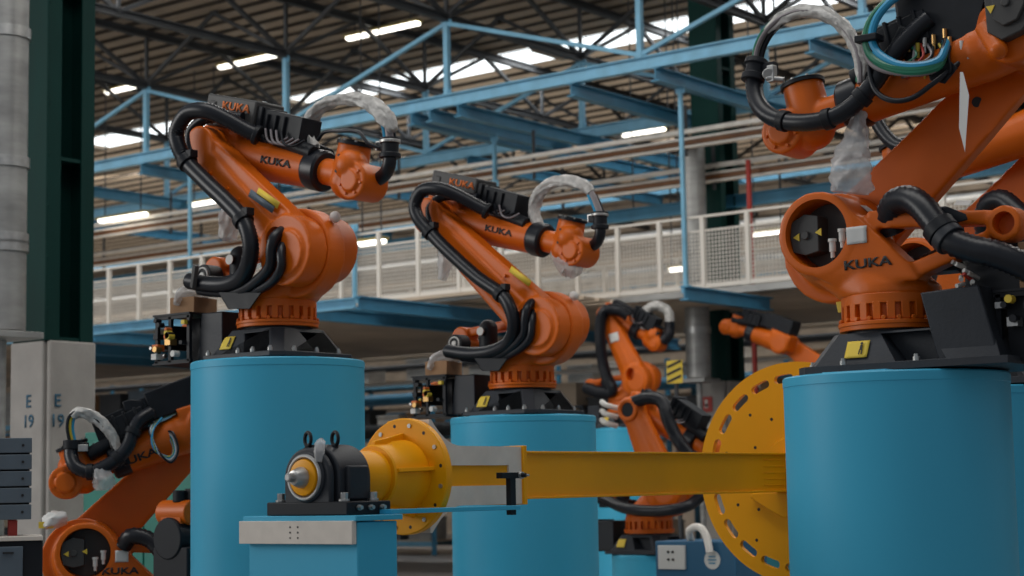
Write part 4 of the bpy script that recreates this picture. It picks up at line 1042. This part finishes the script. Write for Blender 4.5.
lamp('tube lamp right of the distant green column', (733, 203), (786, 196), 6.5)
lamp('tube lamp seen through the mesh fence right of the red pipe', (752, 235), (784, 231), 5.9)
lamp('short tube lamp seen through the mesh fence beside the blue upright', (672, 270), (685, 268), 5.3)
lamp('dim tube lamp above the left end of the mesh fence', (360, 244), (384, 241), 5.8)
# ---------------------------------------------------------------- columns
def column(label, c, wd, H0, gx, pipe_lab, prx, text=None):
    """c = centre on the floor; concrete foot up to H0, green steel shaft above"""
    root = tag(empty('hall_column', (c.x, c.y, 0)), label, 'column')
    MB().box((-wd*.06, 0, H0/2), (wd*.88, wd*1.0, H0)).box((wd*.45, .02, H0/2), (wd*.10, wd*.96, H0)).box((wd*.38, .03, H0/2), (wd*.1, wd*.90, H0)).build('concrete_foot', M['concrete'], root, .02)
    g = MB(); hh = RZ-H0
    w2 = wd*.46
    for s in (-1, 1):
        g.box((s*w2, 0, H0+hh/2), (.05, wd*.86, hh)); 
        for q in (-1, 1): g.box((s*w2-s*.06, q*wd*.43, H0+hh/2), (.16, .02, hh))
    g.box((0, .06, H0+hh/2), (w2*2, .03, hh))
    g.v = [(-b_, a_, c_) for a_, b_, c_ in g.v]
    gs = g.build('steel_shaft', M['darkgreen'], root, .004)
    for k in range(5):
        MB().box((wd*.2, 0, H0+.02+k*1.75), (wd*.45, w2*2, .035)).build('batten_plate', M['darkgreen'], gs)
    for k in range(14):
        MB().cyl((wd*.43, -w2-.0, H0+.3+k*.5), (wd*.43+.02, -w2-.0, H0+.3+k*.5), .018, n=8).build('rivet', M['darkgreen'], gs)
    MB().cyl((wd*.30, -wd*.30, H0), (wd*.30, -wd*.30, RZ), .012, n=8).build('conduit', M['galv'], root)
    return root
C1 = P(53, 345, 17.5)
wd = .57
H1 = P(60, 343, 17.5).z
c1 = column('dark green steel column on a pale concrete foot stencilled E 19, at left', C1, wd, H1, 0, None, 0)
for side_, (fx_, nrm, ex_) in enumerate((((-.0, -.5*wd-.0), (0, -1, 0), (1, 0, 0)), ((.5*wd+.005, 0), (1, 0, 0), (0, 1, 0)))):
    for s, dz, hh in (('E', 0, .085), ('19', -.19, .13)):
        py = 403
        zc = P(60, 403, 17.5).z
        me = textmesh(s, .12, .012, 1.0)
        Fm = frame((fx_[0]+(-.02 if side_ == 0 else 0)*1, fx_[1] if side_ == 0 else 0, zc+dz), ex_, nrm)
        decal('lettering', me, Fm @ Matrix.Translation((.03 if side_ == 0 else -.17, 0, .004)), M['bluetext'], c1)
C2 = P(722, 380, 30.0)
H2 = P(722, 382, 30.0).z
c2 = column('distant dark green steel column on a pale concrete foot, seen through the mesh fence', C2, .60, H2, 0, None, 0)
zc = P(707, 405, 30).z
MB().box((.30*-.0-.12, -.312, zc), (.22, .015, .25)).build('fire_sign', M['red'], c2, .002)
MB().box((-.12, -.312, zc-.5), (.20, .015, .40)).build('notice', M['paper'], c2, .002)
MB().box((-.12, -.321, zc+.02), (.05, .004, .12)).cyl((-.12, -.319, zc-.03), (-.12, -.323, zc-.03), .035, n=12).build('fire_symbol', M['white'], c2)
def downpipe(label, c, r, z0, bands, zt=RZ):
    root = tag(empty('vertical_duct', (c.x, c.y, z0)), label, 'duct')
    MB().cyl((0, 0, 0), (0, 0, zt-z0), r, n=48).build('pipe', M['galv'], root)
    for b in bands: MB().lathe((0, 0, b-z0), (0, 0, 1), [(-.05, r), (-.05, r+.02), (.05, r+.02), (.05, r)], 48).build('band', M['steel'], root)
    return root
D1 = P(1, 330, 16.5)
r1 = 24/1805*16.5
downpipe('wide grey galvanised round duct at the left edge beside the green column', D1, r1, P(8, 331, 16.5).z, [P(8, 238, 16.5).z, P(8, 246, 16.5).z, P(8, 160, 16.5).z, P(8, 26, 16.5).z])
o = MB().box((0, 0, 0), (.6, .5, .06)).cyl((.0, 0, -P(8, 331, 16.5).z), (.0, 0, 0), .05, n=12).build('duct_support', M['galv'], None, .005); o.location = (D1.x, D1.y, P(8, 333, 16.5).z-.03+.0); tag(o, 'grey post and plate holding up the left round duct', 'support')
D2 = P(699, 378, 29.2)
downpipe('distant grey galvanised round duct beside the distant green column', D2, 12.5/1805*29.2, P(699, 378, 29.2).z, [P(699, 300, 29.2).z, P(699, 330, 29.2).z], P(699, 140, 29.2).z)
o = MB().box((0, 0, 0), (.5, .5, .06)).cyl((.0, 0, -P(699, 378, 29.2).z), (.0, 0, 0), .05, n=12).build('duct_support', M['galv'], None, .005); o.location = (D2.x, D2.y, P(699, 379, 29.2).z-.03); tag(o, 'grey post and plate holding up the distant round duct', 'support')
# ---------------------------------------------------------------- left foreground and background things
def cabinet(label, px1, pyt, pyb, depth):
    c = P(px1, pyt, depth); d = ray(px1, pyt); rz = math.atan2(-d.x, d.y)+math.radians(1.5)
    root = tag(empty('tool_cabinet', (c.x, c.y, 0), rz), label, 'cabinet')
    return root, c.z, P(px1, pyb, depth).z
lroot, lzt, _z = cabinet('low dark blue-grey cabinet with small drawers under the five grey drawers at left', 43, 536, 620, 10.3)
wq = .55
MB().box((-wq/2, .27, lzt/2-.01), (wq, .5, lzt-.03)).build('body', M['black'], lroot, .004)
MB().box((-wq/2, .26, lzt-.012), (wq+.0, .54, .025)).build('worktop', M['machined'], lroot, .003)
for i in range(3):
    for k in range(2):
        dr = MB().box((-.19-.19*i, .0, lzt-.14-.20*k), (.16, .03, .17)).build('drawer', M['greyblue'], lroot, .004)
        MB().box((-.19-.19*i, -.02, lzt-.09-.20*k), (.06, .015, .01)).build('handle', M['ink'], dr)
root, zt, zb = cabinet('grey stack of five steel drawers at the left edge', 32, 437, 520, 10.5)
wq = .50
MB().box((-wq/2, .26, (zt+zb)/2), (wq-.02, .44, zt-zb-.01)).build('body', M['black'], root, .004)
for fxx in (-.10, -.40):
    for fyy in (.08, .40): MB().box((fxx, fyy, (zb+lzt)/2), (.05, .05, zb-lzt)).build('foot', M['red'] if fxx == -.10 else M['black'], root)
for i in range(5):
    hh = (zt-zb)/5; z = zb+hh*(i+.5)
    dr = MB().box((-wq/2, -.0, z), (wq, .05, hh*.90)).build('drawer', M['greyblue'], root, .004)
    MB().cyl((-.05, -.026, z), (-.05, -.03, z), .008, n=12).build('lock', M['ink'], dr)
g0 = P(96, 432, 15.5); g1 = onY(200, 428, g0.y)
en = tag(empty('machine_enclosure', ((g0.x+g1.x)/2, g0.y, 0)), 'green sheet-metal enclosure behind the lower left robot', 'enclosure')
wq = g1.x-g0.x+.3
MB().box((0, .5, g0.z/2), (wq, 1.0, g0.z)).build('body', M['teal'], en, .01)
for s in (-1, 1):
    d_ = MB().box((s*wq*.245, -.015, g0.z/2), (wq*.48, .03, g0.z-.15)).build('door', M['teal'], en, .006)
    MB().box((s*.06, -.045, g0.z*.55), (.02, .03, .16)).build('handle', M['black'], d_, .003)
o = P(154, 478, 15.3)
MB().hull([V((o.x-en.location.x+a, -.05, o.z+b)) for a, b in ((-.05, .08), (.11, .10), (.02, -.12), (-.06, -.02))]+[V((o.x-en.location.x, -.04, o.z))]).build('paper_sheet', M['paper'], en)
# small orange/black motor unit beside R5
q = P(187, 520, 12.15)
mu = tag(empty('gear_motor_unit', (q.x, q.y, 0)), 'black and orange motor unit standing between lower left robot and tall pedestal', 'motor unit')
MB().box((0, 0, q.z/2-.1), (.34, .3, q.z-.15)).cyl((-.02, -.16, q.z-.12), (-.02, .1, q.z-.12), .14, n=24).build('body', M['black'], mu, .01)
MB().cyl((-.17, -.05, q.z+.05), (.12, -.05, q.z+.05), .085, n=24).box((-.02, -.05, q.z-.02), (.2, .16, .1)).build('orange_cover', M['orange'], mu, .008)
MB().cyl((.0, -.06, q.z+.12), (.0, -.06, q.z+.2), .05, n=16).box((.08, 0, q.z+.16), (.1, .1, .1)).build('motor', M['black'], mu, .006)
# storage racks in the background
rk = random.Random(11)
def rack(label, x0, y0, n, w, levels, gx=1.0):
    root = tag(empty('storage_rack', (x0, y0, 0)), label, 'rack', 'storage racks in the background')
    H_ = levels[-1]+.5
    for i in range(n+1):
        for yy in (0, gx): MB().box((i*w, yy, H_/2), (.09, .07, H_)).build('upright', M['blue_deep'], root)
    for z in levels:
        for i in range(n):
            for yy in (0, gx): MB().box((w*(i+.5), yy, z), (w, .05, .11)).build('shelf_beam', M['blue_steel'] if z != levels[1] else M['orange_far'], root)
        MB().box((w*n/2, gx/2, z+.07), (w*n, gx, .03)).build('shelf_board', M['beige'], root)
    return root
spots = []
for (x0, y0, n, lv) in ((-38, 31.5, 4, (.25, 1.5, 2.7, 3.9)), (-26, 31.5, 4, (.25, 1.4, 2.5, 3.6)), (-34, 24.5, 3, (.2, 1.15, 2.1, 3.0)), (-21.5, 27.2, 3, (.25, 1.4, 2.6))):
    rack('blue storage rack with beige shelves in the dim background', x0, y0, n, 2.8, lv)
    for z in lv:
        for i in range(n*3):
            if rk.random() < .72: spots.append((x0+.5+i*.92, y0+.45, z+.09))
cm = [M['cardboard'], M['beige'], M['greyblue'], M['cream'], M['truss'], M['galv']]
def crate(m):
    o = empty('storage_crate', (0, 0, 0)); 
    b = MB().box((0, 0, .22), (.66, .6, .44)).build('bin', m, o, .01)
    MB().box((0, 0, .45), (.70, .64, .04)).build('lid', m, o, .005); return o
protos = [crate(m) for m in cm]; used = [False]*6
for k, (x, y, z) in enumerate(spots):
    j = rk.randrange(6)
    if not used[j]: o = protos[j]; used[j] = True
    else:
        o = protos[j].copy(); COL.objects.link(o)
        for ch in protos[j].children:
            c = ch.copy(); COL.objects.link(c); c.parent = o
    o.location = (x, y, z); o.scale = (1, 1, .7+.9*rk.random())
    nm = ['brown cardboard', 'beige', 'blue-grey', 'cream', 'dark', 'steel grey'][j]
    tag(o, nm+' storage crate on a background rack', 'crate', nm+' crates on the racks')
# long pipes and channels crossing the hall in the distance
for k, (px, py, yy, r_, m_, lb) in enumerate(((420, 262, 33, .07, 'galv', 'grey pipe seen through the left mesh fence'), (420, 285, 35, .10, 'beige', 'thick beige pipe seen through the left mesh fence'),
    (740, 226, 31, .06, 'cream', 'cream pipe seen through the mesh fence near its top rail'), (740, 262, 33, .12, 'galv', 'thick grey pipe seen through the right mesh fence'),
    (740, 276, 36, .05, 'blue_steel', 'thin blue pipe seen through the right mesh fence'), (420, 347, 29.5, .035, 'orange_far', 'thin orange pipe under the platform between left and centre robots'),
    (420, 366, 30.5, .06, 'truss', 'dark pipe under the platform between left and centre robots'), (420, 382, 29, .04, 'cream', 'pale thin pipe low under the platform'),
    (420, 398, 30, .13, 'blue_deep', 'thick deep blue channel low under the platform'), (740, 318, 30, .05, 'blue_steel', 'light-blue pipe under the right part of the platform'),
    (740, 330, 31, .08, 'beige', 'beige pipe under the right part of the platform'), (740, 345, 35.0, .05, 'truss', 'dark thin pipe under the right part of the platform'),
    (140, 372, 33.5, .05, 'brown', 'brown pipe under the platform at the left'), (420, 430, 30.8, .16, 'truss', 'thick dark duct near the floor behind the pedestals'))):
    p = onY(px, py, yy)
    o = MB().cyl((-19, 0, 0), (19, 0, 0), r_, n=14).build('long_pipe', M[m_]); o.location = (p.x-4 if k != 0 else p.x, yy, p.z); tag(o, lb, 'pipe')
    for q in (-12, 0, 12): MB().cyl((q-.08, 0, 0), (q+.08, 0, 0), r_*1.35, n=14).build('flange', M[m_], o)
# small warning board, blue control box near the leaning robot
q = P(676, 372, 22); o = tag(empty('warning_board', (q.x, q.y, 0)), 'small yellow and black striped board on a thin post in the background', 'sign')
MB().box((0, 0, q.z/2), (.04, .04, q.z)).build('post', M['truss'], o); bd_ = MB().box((0, -.03, q.z), (.22, .02, .28)).build('board', M['ylabel'], o)
for k in range(3): MB().bar((-.1, -.042, q.z-.12+.09*k), (.1, -.042, q.z-.05+.09*k), .005, .03).build('stripe', M['ink'], bd_)
q = P(655, 541, 17); q1 = onY(735, 541, q.y); o = tag(empty('control_box', ((q.x+q1.x)/2, q.y, 0)), 'dark blue control box with pale plug panel and round white sticker', 'control box')
wq = q1.x-q.x
MB().box((0, .3, q.z/2), (wq, .6, q.z)).build('body', M['navy'], o, .01)
MB().box((-wq*.28, -.01, q.z-.15), (wq*.34, .03, .22)).build('plug_panel', M['white'], o, .004)
for k in range(4): MB().cyl((-wq*.36+.05*(k % 2)+.04, -.025, q.z-.10-.07*(k//2)), (-wq*.36+.05*(k % 2)+.04, -.035, q.z-.10-.07*(k//2)), .012, n=10).build('plug', M['ink'], o)
MB().cyl((wq*.22, .0, q.z-.17), (wq*.22, -.008, q.z-.17), .085, n=28).build('round_sticker', M['white'], o)
MB().box((wq*.22, -.01, q.z-.17), (.09, .004, .012)).box((wq*.22, -.01, q.z-.14), (.07, .004, .012)).box((wq*.22, -.01, q.z-.20), (.07, .004, .012)).build('sticker_print', M['blue_deep'], o)
MB().tube([V((-.1, .1, q.z)), V((-.05, 0, q.z+.10)), V((.08, -.04, q.z+.13)), V((.16, -.05, q.z+.05)), V((.2, -.06, q.z-.10))], .035, 10).build('cloth_wrapped_cable', M['cream'], o)
# low pale platform on the floor behind the stand
q = P(430, 560, 20); o = MB().box((0, 0, .10), (5.0, 1.2, .20)).box((0, -.05, .24), (4.8, .9, .08)).build('floor_plinth', M['beige'], None, .01); o.location = (q.x, q.y, 0); tag(o, 'low beige plinth on the floor between the blue stand and centre pedestal', 'plinth')
